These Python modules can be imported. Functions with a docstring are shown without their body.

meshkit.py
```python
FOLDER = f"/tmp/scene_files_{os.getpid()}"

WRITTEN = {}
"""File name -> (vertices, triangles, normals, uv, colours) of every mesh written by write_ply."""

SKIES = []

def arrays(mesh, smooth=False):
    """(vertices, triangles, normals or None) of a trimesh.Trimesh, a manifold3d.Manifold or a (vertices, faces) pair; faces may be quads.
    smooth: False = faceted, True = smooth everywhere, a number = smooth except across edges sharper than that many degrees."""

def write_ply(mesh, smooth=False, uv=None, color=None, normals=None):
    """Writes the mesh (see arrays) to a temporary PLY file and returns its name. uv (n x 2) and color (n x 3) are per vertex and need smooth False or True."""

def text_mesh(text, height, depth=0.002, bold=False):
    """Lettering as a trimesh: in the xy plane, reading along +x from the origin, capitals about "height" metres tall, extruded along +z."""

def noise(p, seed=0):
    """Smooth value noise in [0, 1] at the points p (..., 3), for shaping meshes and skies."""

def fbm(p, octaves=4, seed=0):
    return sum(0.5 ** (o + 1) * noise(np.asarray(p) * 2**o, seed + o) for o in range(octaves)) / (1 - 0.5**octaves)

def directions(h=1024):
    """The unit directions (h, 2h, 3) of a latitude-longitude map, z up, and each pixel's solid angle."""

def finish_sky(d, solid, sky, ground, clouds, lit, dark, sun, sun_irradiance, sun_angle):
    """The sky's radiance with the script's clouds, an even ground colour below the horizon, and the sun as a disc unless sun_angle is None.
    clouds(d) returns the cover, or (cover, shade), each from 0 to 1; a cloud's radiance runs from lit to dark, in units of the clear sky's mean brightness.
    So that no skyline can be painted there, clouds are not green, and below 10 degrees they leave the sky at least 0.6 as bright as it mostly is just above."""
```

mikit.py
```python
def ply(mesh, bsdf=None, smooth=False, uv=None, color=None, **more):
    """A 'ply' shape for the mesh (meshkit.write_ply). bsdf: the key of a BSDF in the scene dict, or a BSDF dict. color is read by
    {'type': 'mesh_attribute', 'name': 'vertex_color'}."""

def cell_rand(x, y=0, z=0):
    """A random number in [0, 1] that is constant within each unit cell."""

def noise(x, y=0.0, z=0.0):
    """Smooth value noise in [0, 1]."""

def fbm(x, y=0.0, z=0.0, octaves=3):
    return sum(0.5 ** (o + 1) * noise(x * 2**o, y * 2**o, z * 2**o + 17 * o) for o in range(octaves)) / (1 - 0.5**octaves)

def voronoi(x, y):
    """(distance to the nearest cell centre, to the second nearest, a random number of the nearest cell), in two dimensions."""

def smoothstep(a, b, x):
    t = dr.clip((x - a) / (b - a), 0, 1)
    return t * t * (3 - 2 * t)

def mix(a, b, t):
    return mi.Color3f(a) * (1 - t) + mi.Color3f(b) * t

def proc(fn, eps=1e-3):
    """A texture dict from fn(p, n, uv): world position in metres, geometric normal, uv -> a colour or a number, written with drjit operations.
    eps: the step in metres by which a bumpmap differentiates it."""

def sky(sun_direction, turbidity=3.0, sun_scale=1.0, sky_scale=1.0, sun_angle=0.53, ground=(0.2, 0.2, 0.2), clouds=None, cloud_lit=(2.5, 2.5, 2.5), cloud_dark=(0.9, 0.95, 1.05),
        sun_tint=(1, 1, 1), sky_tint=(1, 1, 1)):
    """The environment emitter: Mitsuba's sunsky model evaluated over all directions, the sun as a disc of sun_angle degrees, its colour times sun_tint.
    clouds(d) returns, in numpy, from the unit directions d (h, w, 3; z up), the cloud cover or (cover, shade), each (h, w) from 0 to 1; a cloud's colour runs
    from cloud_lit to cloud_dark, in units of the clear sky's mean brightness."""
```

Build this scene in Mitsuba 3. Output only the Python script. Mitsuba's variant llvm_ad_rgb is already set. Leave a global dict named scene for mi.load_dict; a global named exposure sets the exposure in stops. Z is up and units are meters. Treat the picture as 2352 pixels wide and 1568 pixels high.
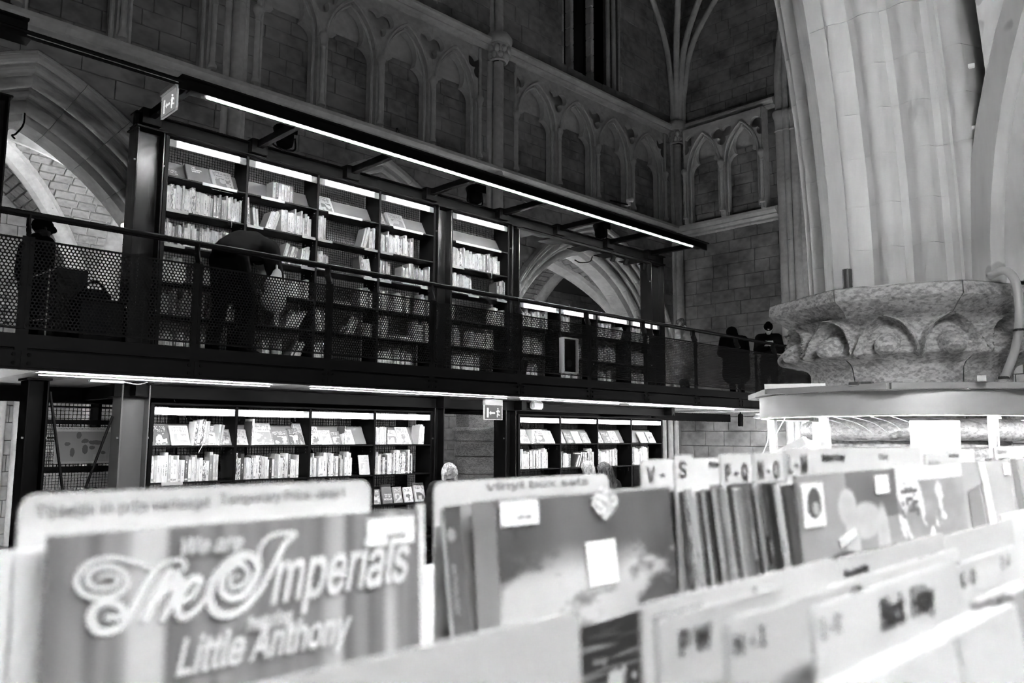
import math, random
import numpy as np, trimesh, manifold3d as m3, shapely
import shapely.geometry as sg
from shapely import affinity
from shapely.ops import unary_union
import drjit as dr
import mitsuba as mi
import mikit, meshkit
from mikit import noise, fbm, cell_rand, smoothstep, mix, voronoi

T = mi.ScalarTransform4f
scene, labels = {}, {}
rng = random.Random(7)
PI = math.pi

# ---------------------------------------------------------------- camera
# world: x along the bookcase, y towards the nave wall, z up, metres
CAM = np.array([[0.70928352, 0.0858341, 0.69967807], [-0.70490885, 0.08000261, 0.70477166], [0.00451737, -0.99309219, 0.11724975]]).T
EYE = np.array([0.0, 0.0, 2.1])
scene['camera'] = {
    'type': 'thinlens', 'fov': math.degrees(2 * math.atan(1176 / 1832.06)), 'fov_axis': 'x',
    'to_world': T().look_at(origin=EYE.tolist(), target=(EYE + CAM[2]).tolist(), up=(-CAM[1]).tolist()),
    'aperture_radius': 0.0029, 'focus_distance': 10.5, 'near_clip': 0.02, 'far_clip': 200.0}
exposure = 5.0                 # every radiance below is given for stop 0 and divided by 2 ** exposure

# ---------------------------------------------------------------- light outside any lamp: a faint even glow of the large dim hall
scene['hall_glow'] = {'type': 'constant', 'radiance': {'type': 'rgb', 'value': [0.006 / 2 ** exposure] * 3}}
L_CANOPY, L_UNDER, L_SIGN, L_RING, L_ROOM, L_WASH, L_AISLE, L_CAFE, L_ARCH = 720.0, 165.0, 1.5, 150.0, 98.0, 0.9, 9.0, 230.0, 1500.0

def emit(L):
    return {'type': 'area', 'radiance': {'type': 'rgb', 'value': [L / 2 ** exposure] * 3}}

# ---------------------------------------------------------------- materials (the photograph is black and white: everything is grey)
def grey(name, v, rough=0.6, spec=0.4, metal=0.0, coat=0.0):
    scene[name] = {'type': 'twosided', 'b': {'type': 'principled', 'base_color': {'type': 'rgb', 'value': [v] * 3}, 'roughness': rough, 'specular': spec, 'metallic': metal, 'clearcoat': coat}}

grey('steel_black', 0.004, 0.55, 0.06)
grey('steel_dark', 0.007, 0.5, 0.08)
grey('steel_soft', 0.008, 0.6, 0.06)
grey('steel_bright', 0.38, 0.3, 0.5, 0.9)
grey('aluminium', 0.55, 0.38, 0.5, 0.35)
grey('rail_grey', 0.26, 0.4)
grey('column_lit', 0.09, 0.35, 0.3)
grey('white_paint', 0.82, 0.45)
grey('white_matte', 0.8, 0.8, 0.2)
grey('diffuser', 0.85, 0.6)
grey('card', 0.52, 0.6, 0.3)
grey('card_light', 0.62, 0.6, 0.3)
grey('ink', 0.03, 0.8, 0.2)
grey('ink_grey', 0.25, 0.8, 0.2)
grey('paper', 0.86, 0.85, 0.1)
grey('paper_dull', 0.6, 0.85, 0.1)
grey('board_grey', 0.3, 0.7, 0.2)
grey('back_grey', 0.32, 0.8, 0.1)
grey('mid_grey', 0.18, 0.6)
grey('light_grey', 0.5, 0.6)
grey('black_cloth', 0.003, 0.9, 0.03)
grey('dark_cloth', 0.007, 0.85, 0.05)
grey('grey_cloth', 0.03, 0.85, 0.1)
grey('white_cloth', 0.75, 0.8, 0.1)
grey('puffer', 0.3, 0.3, 0.4)
grey('skin', 0.42, 0.5, 0.3)
grey('skin_dark', 0.02, 0.5, 0.1)
grey('hair_fair', 0.38, 0.5, 0.4)
grey('hair_grey', 0.26, 0.5, 0.4)
grey('hair_dark', 0.02, 0.5, 0.4)
grey('cable_grey', 0.05, 0.5)
grey('cable_light', 0.33, 0.5)
grey('glass_dark', 0.004, 0.15, 0.5)
grey('floor_grey', 0.4, 0.5)
grey('lp_black', 0.03, 0.35)
grey('lp_dark', 0.1, 0.35)
grey('lp_mid', 0.26, 0.35)
grey('lp_soft', 0.45, 0.35)
grey('lp_white', 0.82, 0.35)
grey('gloss_white', 0.85, 0.18, 0.5, 0.0, 0.6)

def proc_bsdf(name, fn, rough=0.75, spec=0.25, bump=None, bscale=0.004, coat=0.0):
    b = {'type': 'principled', 'base_color': mikit.proc(fn), 'roughness': rough, 'specular': spec, 'clearcoat': coat}
    if bump is not None:
        b = {'type': 'bumpmap', 'tex': mikit.proc(bump, 0.004), 'scale': bscale, 'b': b}
    scene[name] = {'type': 'twosided', 'b': b}

def g3(v):
    return mi.Color3f(v, v, v)

def f_stone(p, n, uv):          # nave wall: brown-grey marl, soot and wash marks, block to block tone
    a = fbm(p.x * 1.1, p.y * 1.1, p.z * 1.1, 4)
    b = fbm(p.x * 9, p.y * 9, p.z * 9, 3)
    c = noise(p.x * 3.1 + 7, p.y * 3.1, p.z * 1.7)
    v = 0.1 + 0.26 * a + 0.16 * (b - 0.5) + 0.14 * (c - 0.5)
    return g3(dr.clip(v, 0.05, 0.7))

def f_moulding(p, n, uv):       # dressed stone of arches, shafts and string courses: lighter and smoother
    a = fbm(p.x * 1.7, p.y * 1.7, p.z * 1.7, 3)
    b = fbm(p.x * 14, p.y * 14, p.z * 14, 3)
    return g3(dr.clip(0.33 + 0.26 * a + 0.16 * (b - 0.5), 0.08, 0.8))

def f_plaster(p, n, uv):        # the near pier: limewashed, scratched
    a = fbm(p.x * 2.2, p.y * 2.2, p.z * 1.3, 4)
    b = fbm(p.x * 30, p.y * 30, p.z * 4, 3)
    s = smoothstep(0.64, 0.7, noise(p.x * 16, p.y * 16, p.z * 6)) * smoothstep(0.6, 0.75, noise(p.x * 2 + 3, p.y * 2, p.z * 2))
    return g3(dr.clip(0.54 + 0.14 * (a - 0.5) + 0.1 * (b - 0.5) - 0.16 * s, 0.1, 0.8))

def f_carved(p, n, uv):         # old carved capital: rough, stained stone with chisel marks
    a = fbm(p.x * 4, p.y * 4, p.z * 5, 3)
    b = fbm(p.x * 75, p.y * 75, p.z * 90, 3)
    c = smoothstep(0.38, 0.58, fbm(p.x * 40 + 5, p.y * 40, p.z * 55, 3))
    return g3(dr.clip(0.12 + 0.16 * a + 0.13 * c * (0.4 + a) + 0.26 * (b - 0.42), 0.04, 0.8))

def b_carved(p, n, uv):
    return fbm(p.x * 30 + p.z * 25, p.y * 30 - p.z * 20, p.z * 55, 3)

def b_stone(p, n, uv):
    return fbm(p.x * 14, p.y * 14, p.z * 14, 3)

def f_brick(p, n, uv):          # vault web bricks
    a = fbm(p.x * 2.3, p.y * 2.3, p.z * 2.3, 3)
    b = fbm(p.x * 16, p.y * 16, p.z * 16, 3)
    return g3(dr.clip(0.17 + 0.2 * a + 0.2 * (b - 0.5), 0.05, 0.6))

def f_column_steel(p, n, uv):   # black steel post, worn bright in rubbed streaks
    s = smoothstep(0.62, 0.9, fbm(p.x * 40, p.y * 40, p.z * 1.3, 3))
    return g3(0.005 + 0.035 * s)

def f_brushed(p, n, uv):        # brushed sheet under the deck, with a tone that changes from sheet to sheet
    k = cell_rand(dr.floor(p.x / 0.47), 3, 1)
    s = noise(p.x * 1.2, p.y * 160, 2)
    return g3(dr.clip(0.07 + 0.3 * k * k + 0.06 * (s - 0.5), 0.02, 0.8))

def f_book(p, n, uv):           # spine or cover print; the whole part of u is the book's number, its fraction runs across, v up
    i = dr.floor(uv.x); u = uv.x - i; v = uv.y
    r, r2, r3 = cell_rand(i, 1, 5), cell_rand(i, 2, 5), cell_rand(i, 3, 5)
    light = r < 0.62
    base = dr.select(light, 0.62 + 0.26 * r2, dr.select(r < 0.83, 0.22 + 0.24 * r2, 0.03 + 0.08 * r2))
    inkc = dr.select(light, 0.1 + 0.3 * r3, 0.62)
    a, b = 0.2 + 0.15 * r3, 0.55 + 0.3 * r2
    word = (noise(v * 60, i * 7.3, dr.floor(u * 3)) > 0.52) & (u > 0.3) & (u < 0.7) & (v > a) & (v < b)
    band = (v > 0.06) & (v < 0.06 + 0.09 * r3) & (r2 > 0.45)
    head = (v > 0.9 - 0.2 * r2) & (r3 > 0.72)
    pat = (r3 < 0.1) & (noise(u * 5, v * 18, i * 3.1) > 0.55)
    return g3(dr.select(v < -0.5, 0.8, dr.select(word | band | pat, inkc, dr.select(head, 0.5 * (base + inkc), base))))

def f_cover(p, n, uv):          # a front cover: title lines and a picture block
    i = dr.floor(uv.x); u = uv.x - i; v = uv.y
    r, r2, r3 = cell_rand(i, 4, 5), cell_rand(i, 5, 5), cell_rand(i, 6, 5)
    base = dr.select(r < 0.7, 0.66 + 0.2 * r2, 0.16 + 0.2 * r2)
    inkc = dr.select(r < 0.7, 0.2 + 0.35 * r3, 0.68)
    row = dr.floor(v * 14)
    title = (v > 0.66) & (v < 0.92) & (v * 14 - row > 0.3) & (noise(u * 22, row * 5.1, i * 3) > 0.5) & (u > 0.12) & (u < 0.88)
    pic = (v > 0.1) & (v < 0.58) & (u > 0.12 + 0.1 * r2) & (u < 0.9) & (fbm(u * 4 + i, v * 5, r * 9, 3) > 0.52)
    foot = (v > 0.03) & (v < 0.08) & (noise(u * 30, i, 3) > 0.5) & (u > 0.2) & (u < 0.8)
    return g3(dr.select(v < -0.5, 0.82, dr.select(title | pic | foot, inkc, base)))

def f_curtain(p, n, uv):        # record sleeve: a stage curtain in folds
    x = uv.x + 0.01 * noise(uv.y * 3, 2, 1)
    a = fbm(x * 16, uv.y * 0.5, 3, 3)
    b = noise(x * 42, 5, 1)
    hi = smoothstep(0.68, 0.86, noise(x * 12 + 3.3, uv.y * 0.3, 8))
    return g3(dr.clip(0.1 + 0.2 * a + 0.08 * (b - 0.5) + 0.34 * hi, 0.03, 0.8))

def f_clouds(p, n, uv):         # record sleeve: storm clouds over a dark sea
    u, v = uv.x, uv.y
    a = fbm(u * 4.2 + 1.3, v * 8.5, 4, 5)
    sky = 0.045 + 0.09 * fbm(u * 3, v * 2.5, 9, 3)
    top = 0.72 + 0.1 * u * u + 0.06 * (noise(u * 3.2, 2, 2) - 0.5)
    bank = smoothstep(0.43, 0.64, a) * smoothstep(top + 0.1, top - 0.05, v)
    rays = 0.05 * noise((u + v * 0.25) * 9, 3, 3)
    line = 0.53 + 0.03 * u
    sea = 0.03 + 0.14 * smoothstep(0.5, 0.72, fbm(u * 3, v * 45, 7, 3))
    surf = smoothstep(0.5, 0.66, fbm(u * 9, v * 12, 2, 3)) * smoothstep(0.45, 0.36, v)
    return g3(dr.clip(dr.select(v > line, sky + rays + 0.42 * bank, sea + 0.5 * surf), 0.02, 0.85))

def f_portrait(p, n, uv):       # record sleeve: a pale seated figure against a plain backdrop
    u, v = uv.x, (uv.y - 0.62) / 0.38
    bg = dr.select((u > 0.44) & (v > 0.45), 0.2, 0.36) - 0.05 * noise(u * 4, v * 4, 1)
    def blob(cx, cy, rx, ry):
        return smoothstep(1.15, 0.85, dr.sqrt(dr.square((u - cx) / rx) + dr.square((v - cy) / ry)))
    fig = dr.maximum(dr.maximum(blob(0.44, 0.62, 0.09, 0.2), blob(0.62, 0.45, 0.17, 0.2)), dr.maximum(blob(0.47, 0.25, 0.07, 0.36), blob(0.8, 0.2, 0.07, 0.4)))
    dark = blob(0.36, 0.05, 0.16, 0.12)
    t = 0.25 + 0.42 * fbm(u * 7, v * 6, 3, 3)
    w = bg * (1 - fig) + (0.3 + t * 0.5) * fig
    return g3(w * (1 - dark) + 0.12 * dark)

def f_dancer(p, n, uv):         # record sleeve: white title band over a dim stage picture
    u, v = uv.x, (uv.y - 0.6) / 0.4
    pic = 0.22 + 0.24 * fbm(u * 5, v * 4, 6, 4)
    lit = smoothstep(0.56, 0.62, fbm(u * 7 + v * 1.5, v * 3.0, 11, 4)) * 0.55
    txt = (u > 0.06) & (u < 0.28) & (noise(u * 30, dr.floor(v * 22), 4) > 0.5) & (v > 0.4) & (v < 0.75)
    return g3(dr.select(v > 0.82, 0.86, dr.select(txt, 0.15, pic + lit)))

def f_any_sleeve(p, n, uv):     # the other record sleeves
    i = dr.floor(uv.x); u = uv.x - i; v = uv.y
    r, r2 = cell_rand(i, 8, 5), cell_rand(i, 9, 5)
    base = dr.select(r < 0.5, 0.7 + 0.15 * r2, 0.05 + 0.35 * r2)
    q = fbm(u * 4 + i * 3, v * 5, r * 7, 4)
    spot = smoothstep(0.5, 0.58, q)
    word = (noise(v * 70, i * 3.7, 2) > 0.5) & (v > 0.5)
    return g3(dr.clip(base * (1 - spot) + (0.75 - base) * spot - dr.select(word, 0.1, 0.0), 0.03, 0.85))

def f_foil(p, n, uv):
    return g3(0.4 + 0.5 * smoothstep(0.4, 0.6, noise(p.x * 260, p.y * 260, p.z * 260)))

def f_map(p, n, uv):            # wall map: land masses on a grey sea, with a pale margin and a legend
    u, v = uv.x, uv.y
    land = fbm(u * 13, v * 11, 5, 4)
    def blob(cx, cy, rx, ry):
        return smoothstep(1.35, 0.5, dr.sqrt(dr.square((u - cx) / rx) + dr.square((v - cy) / ry)))
    m = blob(0.41, 0.78, 0.05, 0.11)
    for q in ((0.31, 0.3, 0.05, 0.16), (0.53, 0.38, 0.055, 0.15), (0.52, 0.62, 0.07, 0.07), (0.72, 0.58, 0.14, 0.08), (0.22, 0.54, 0.06, 0.07), (0.66, 0.44, 0.06, 0.06), (0.86, 0.3, 0.05, 0.06)):
        m = dr.maximum(m, blob(*q))
    sea = 0.16 + 0.1 * (1 - v)
    c = dr.select(m + 0.9 * (land - 0.5) > 0.62, 0.085, sea)
    edge = (u < 0.03) | (u > 0.97) | (v < 0.06) | (v > 0.88)
    leg = (u > 0.68) & (u < 0.92) & (v > 0.1) & (v < 0.25)
    return g3(dr.select(edge, 0.32, dr.select(leg, 0.28, c)))

def f_hair(p, n, uv):
    s = noise(p.x * 120, p.y * 120, p.z * 14)
    return g3(0.3 + 0.5 * smoothstep(0.2, 0.8, s))

def f_hair_dark(p, n, uv):
    s = noise(p.x * 120, p.y * 120, p.z * 14)
    return g3(0.04 + 0.16 * smoothstep(0.2, 0.8, s))

proc_bsdf('stone', f_stone, 0.9, 0.15, b_stone, 0.006)
proc_bsdf('moulding', f_moulding, 0.85, 0.2)
proc_bsdf('plaster', f_plaster, 0.8, 0.2)
proc_bsdf('carved', f_carved, 0.9, 0.15, b_carved, 0.006)
proc_bsdf('brick', f_brick, 0.9, 0.15)
proc_bsdf('column_steel', f_column_steel, 0.3, 0.35)
proc_bsdf('brushed', f_brushed, 0.3, 0.6)
proc_bsdf('book', f_book, 0.55, 0.3)
proc_bsdf('cover', f_cover, 0.45, 0.4)
proc_bsdf('sleeve_curtain', f_curtain, 0.35, 0.4)
proc_bsdf('sleeve_clouds', f_clouds, 0.35, 0.4)
proc_bsdf('sleeve_portrait', f_portrait, 0.35, 0.4)
proc_bsdf('sleeve_dancer', f_dancer, 0.35, 0.4)
proc_bsdf('sleeve', f_any_sleeve, 0.4, 0.4)
proc_bsdf('foil', f_foil, 0.25, 0.6)
proc_bsdf('map_print', f_map, 0.7, 0.2)
proc_bsdf('hair_streaked', f_hair, 0.5, 0.4)
proc_bsdf('hair_streaked_dark', f_hair_dark, 0.5, 0.4)
scene['mortar'] = {'type': 'twosided', 'b': {'type': 'diffuse', 'reflectance': {'type': 'rgb', 'value': [0.14] * 3}}}
scene['mortar_light'] = {'type': 'twosided', 'b': {'type': 'diffuse', 'reflectance': {'type': 'rgb', 'value': [0.42] * 3}}}
scene['clear_plastic'] = {'type': 'thindielectric', 'int_ior': 1.4}

# ---------------------------------------------------------------- helpers
def numbered(name):
    if name not in scene and name not in labels and not any(k.startswith(name + '__') for k in ()):
        return name
    k = 1
    base = _count.get(name, 0)
    while True:
        base += 1
        c = f'{name}_{base:03d}'
        if c not in scene and c not in labels:
            _count[name] = base
            return c
_count = {}

def thing(name, label, cat, group=None):
    key = numbered(name)
    labels[key] = {'label': label, 'category': cat}
    if group: labels[key]['group'] = group
    return key

def struct(name):
    labels[name] = {'kind': 'structure'}
    return name

def put(key, mesh, bsdf, smooth=False, uv=None, **more):
    scene[key] = mikit.ply(mesh, bsdf, smooth, uv, **more)
    return key

def part(parent, name, mesh, bsdf, smooth=False, uv=None, label=None, kind=None, **more):
    key = numbered(f'{parent}__{name}')
    put(key, mesh, bsdf, smooth, uv, **more)
    if label or kind:
        labels[key] = {k: v for k, v in (('label', label), ('kind', kind)) if v}
    return key

def solo(name, mesh, bsdf, label, cat, group=None, smooth=False, uv=None, kind=None, **more):
    key = thing(name, label, cat, group)
    if kind: labels[key]['kind'] = kind
    return put(key, mesh, bsdf, smooth, uv, **more)

def cat(meshes):
    vs, fs, n = [], [], 0
    for v, f in ((m if isinstance(m, tuple) else (m.vertices, m.faces)) for m in meshes):
        f = np.asarray(f, int)
        if f.shape[1] == 4: f = np.vstack([f[:, [0, 1, 2]], f[:, [0, 2, 3]]])
        vs.append(np.asarray(v, float)); fs.append(f + n); n += len(v)
    return np.vstack(vs), np.vstack(fs)

_SG = np.array([[x, y, z] for x in (-1, 1) for y in (-1, 1) for z in (-1, 1)], float)
_BF = np.array([[0, 1, 3, 2], [4, 6, 7, 5], [0, 4, 5, 1], [2, 3, 7, 6], [0, 2, 6, 4], [1, 5, 7, 3]])
def _cham():
    pts = np.array([[s[0] * (2 if k == 0 else 1), s[1] * (2 if k == 1 else 1), s[2] * (2 if k == 2 else 1)] for s in _SG for k in range(3)], float)
    h = trimesh.convex.convex_hull(pts)
    idx = [int(np.argmin(((pts - v) ** 2).sum(1))) for v in h.vertices]
    sig = np.array([[*_SG[i // 3], i % 3] for i in idx])
    return sig, np.array(h.faces)
_CS, _CF = _cham()

def box(x0, x1, y0, y1, z0, z1, bev=0.0):
    c = np.array([(x0 + x1) / 2, (y0 + y1) / 2, (z0 + z1) / 2]); h = np.array([abs(x1 - x0) / 2, abs(y1 - y0) / 2, abs(z1 - z0) / 2])
    if bev <= 0: return c + _SG * h, _BF
    b = min(bev, 0.45 * h.min() * 2)
    v = _CS[:, :3] * (h - b)
    v[np.arange(len(v)), _CS[:, 3].astype(int)] += _CS[np.arange(len(v)), _CS[:, 3].astype(int)] * b
    return c + v, _CF

def move(m, rot=None, off=(0, 0, 0)):
    v, f = m if isinstance(m, tuple) else (m.vertices, m.faces)
    v = np.asarray(v, float)
    if rot is not None: v = v @ np.asarray(rot).T
    return v + np.asarray(off, float), f

def rot(axis, deg):
    return trimesh.transformations.rotation_matrix(math.radians(deg), axis)[:3, :3]
RX, RY, RZ = (1, 0, 0), (0, 1, 0), (0, 0, 1)

def bar(a, b, w, h=None, up=(0, 0, 1), bev=0.0):
    a, b = np.asarray(a, float), np.asarray(b, float); d = b - a; L = np.linalg.norm(d); d /= L
    h = w if h is None else h
    u = np.asarray(up, float)
    if abs(d @ u) > 0.95: u = np.array([1.0, 0, 0])
    s = np.cross(d, u); s /= np.linalg.norm(s); u = np.cross(s, d)
    return move(box(-L / 2, L / 2, -w / 2, w / 2, -h / 2, h / 2, bev), np.stack([d, s, u], 1), (a + b) / 2)

def spline(pts, n=8):
    p = np.asarray(pts, float)
    if len(p) < 3: return p
    q = np.vstack([2 * p[0] - p[1], p, 2 * p[-1] - p[-2]])
    out = []
    for i in range(len(p) - 1):
        a, b, c, d = q[i:i + 4]
        t = np.linspace(0, 1, n, endpoint=False)[:, None]
        out.append(0.5 * (2 * b + (c - a) * t + (2 * a - 5 * b + 4 * c - d) * t ** 2 + (3 * b - a - 3 * c + d) * t ** 3))
    return np.vstack(out + [p[-1:]])

def tube(pts, r, k=8, caps=True):
    p = np.asarray(pts, float); n = len(p)
    r = np.broadcast_to(np.asarray(r, float), (n,))
    t = np.gradient(p, axis=0); t /= np.linalg.norm(t, axis=1, keepdims=True) + 1e-12
    u = np.cross(t[0], [0.3, 0.2, 0.93]); u /= np.linalg.norm(u)
    a = np.arange(k) * 2 * PI / k
    vs = []
    for i in range(n):
        u = u - t[i] * (u @ t[i]); u /= np.linalg.norm(u)
        w = np.cross(t[i], u)
        vs.append(p[i] + r[i] * (np.cos(a)[:, None] * u + np.sin(a)[:, None] * w))
    v = np.vstack(vs)
    i = np.arange(n - 1)[:, None] * k; j = np.arange(k)[None]; j2 = (j + 1) % k
    f = np.stack([i + j, i + j2, i + k + j2, i + k + j], -1).reshape(-1, 4)
    f = np.vstack([f[:, [0, 1, 2]], f[:, [0, 2, 3]]])
    if caps:
        c0 = [[0, x + 1, x] for x in range(1, k - 1)]; b = (n - 1) * k
        f = np.vstack([f, c0, [[b, b + x, b + x + 1] for x in range(1, k - 1)]])
    return v, f

def lathe(prof, k=24, center=(0, 0, 0), a0=0.0, a1=2 * PI):
    pr = np.asarray(prof, float); full = abs(a1 - a0 - 2 * PI) < 1e-6
    m = k if full else k + 1
    a = a0 + (a1 - a0) * np.arange(m) / k
    v = np.stack([pr[:, None, 0] * np.cos(a), pr[:, None, 0] * np.sin(a), np.broadcast_to(pr[:, 1:2], (len(pr), m))], -1).reshape(-1, 3)
    i = np.arange(len(pr) - 1)[:, None] * m; j = np.arange(k)[None]; j2 = (j + 1) % m
    f = np.stack([i + j, i + j2, i + m + j2, i + m + j], -1).reshape(-1, 4)
    return v + np.asarray(center, float), f

def grid_mesh(P):
    n, m = P.shape[:2]
    i = np.arange(n - 1)[:, None] * m; j = np.arange(m - 1)[None]
    f = np.stack([i + j, i + j + 1, i + m + j + 1, i + m + j], -1).reshape(-1, 4)
    return P.reshape(-1, 3), f

def sweep(frames, prof, closed=True, caps=True):
    """frames: list of (origin, axis_a, axis_b); prof (k, 2) in a, b."""
    P = np.array([o + prof[:, :1] * np.asarray(a) + prof[:, 1:] * np.asarray(b) for o, a, b in frames])
    n, k = P.shape[:2]
    i = np.arange(n - 1)[:, None] * k; j = np.arange(k if closed else k - 1)[None]; j2 = (j + 1) % k
    f = np.stack([i + j, i + j2, i + k + j2, i + k + j], -1).reshape(-1, 4)
    f = np.vstack([f[:, [0, 1, 2]], f[:, [0, 2, 3]]])
    v = P.reshape(-1, 3)
    if closed and caps:
        try:
            poly = sg.Polygon(prof)
            tv, tf = trimesh.creation.triangulate_polygon(poly, engine='earcut')
            idx = np.array([int(np.argmin(((prof - q) ** 2).sum(1))) for q in tv])
            f = np.vstack([f, idx[tf], idx[tf][:, ::-1] + (n - 1) * k])
        except Exception:
            pass
    return v, f

def extr(poly, depth):
    ms = [trimesh.creation.extrude_polygon(g, depth, engine='earcut') for g in getattr(poly, 'geoms', [poly]) if g.geom_type == 'Polygon' and g.area > 1e-9]
    return cat(ms)

def on_plane(m, o, u, v, w):
    """local (x, y, z) -> o + x u + y v + z w"""
    return move(m, np.stack([u, v, w], 1), o)

def roll(cx, cy, r, a0, a1, n=7):
    a = np.radians(np.linspace(a0, a1, n))
    return [(cx + r * math.cos(t), cy + r * math.sin(t)) for t in a]

def text(s, height, o, u, v, w, bsdf, parent, depth=0.0012, bold=False, shear=0.0, name='lettering', width=None, label=None):
    m = meshkit.text_mesh(s, height, depth, bold)
    V = np.array(m.vertices)
    V[:, 0] += shear * V[:, 1]
    if width: V[:, 0] *= width / max(V[:, 0].max(), 1e-6)
    return part(parent, name, on_plane((V, m.faces), np.asarray(o, float), np.asarray(u, float), np.asarray(v, float), np.asarray(w, float)), bsdf, label=label)

X_, Y_, Z_ = np.eye(3)
# ================================================================ the setting
struct('floor'); put('floor', box(-4, 26, -4, 17, -0.2, 0.0), 'floor_grey')

def ashlar(region, zs=(0.26, 0.36), ls=(0.42, 0.85), joint=0.012, seed=1, u0=None):
    r = random.Random(seed)
    x0, y0, x1, y1 = region.bounds
    out, y, row = [], y0 - r.random() * 0.1, 0
    while y < y1:
        h = r.uniform(*zs); x = (x0 if u0 is None else u0) - r.random() * 0.6
        while x < x1:
            l = r.uniform(*ls)
            if x + l > x0:
                b = sg.box(x, y, x + l, y + h).intersection(region)
                for g in getattr(b, 'geoms', [b]):
                    if g.geom_type != 'Polygon' or g.area < 0.006: continue
                    g = g.buffer(-joint / 2, join_style=2)
                    for q in getattr(g, 'geoms', [g]):
                        if q.geom_type == 'Polygon' and q.area > 0.005: out.append((q, 0.022 + 0.02 * r.random()))
            x += l
        y += h; row += 1
    return out

def block_mesh(q, d):
    if len(q.exterior.coords) == 5 and not q.interiors and abs(q.area - q.minimum_rotated_rectangle.area) < 1e-6:
        x0, y0, x1, y1 = q.bounds
        return box(x0, x1, y0, y1, 0, d, 0.006)
    return extr(q, d)

def lay(owner, blocks, frame, name='stone_block', bsdf='stone', most=300):
    """blocks: list of (polygon, depth, frame); the ones that show largest become parts, the rest one part of stuff"""
    items = []
    for q, d, (o, u, v, w) in blocks:
        c = o + u * q.centroid.x + v * q.centroid.y
        dist = np.linalg.norm(c - EYE)
        items.append((q.area / dist ** 2, q, d, (o, u, v, w)))
    items.sort(key=lambda t: -t[0])
    for _, q, d, fr in items[:most]:
        part(owner, name, on_plane(block_mesh(q, d), *fr), bsdf)
    rest = items[most:]
    if rest:
        part(owner, 'further_stones', cat([on_plane(block_mesh(q, d), *fr) for _, q, d, fr in rest]), bsdf, kind='stuff')

def arch_radius(a, h): return (a * a + h * h) / (2 * a)

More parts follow.
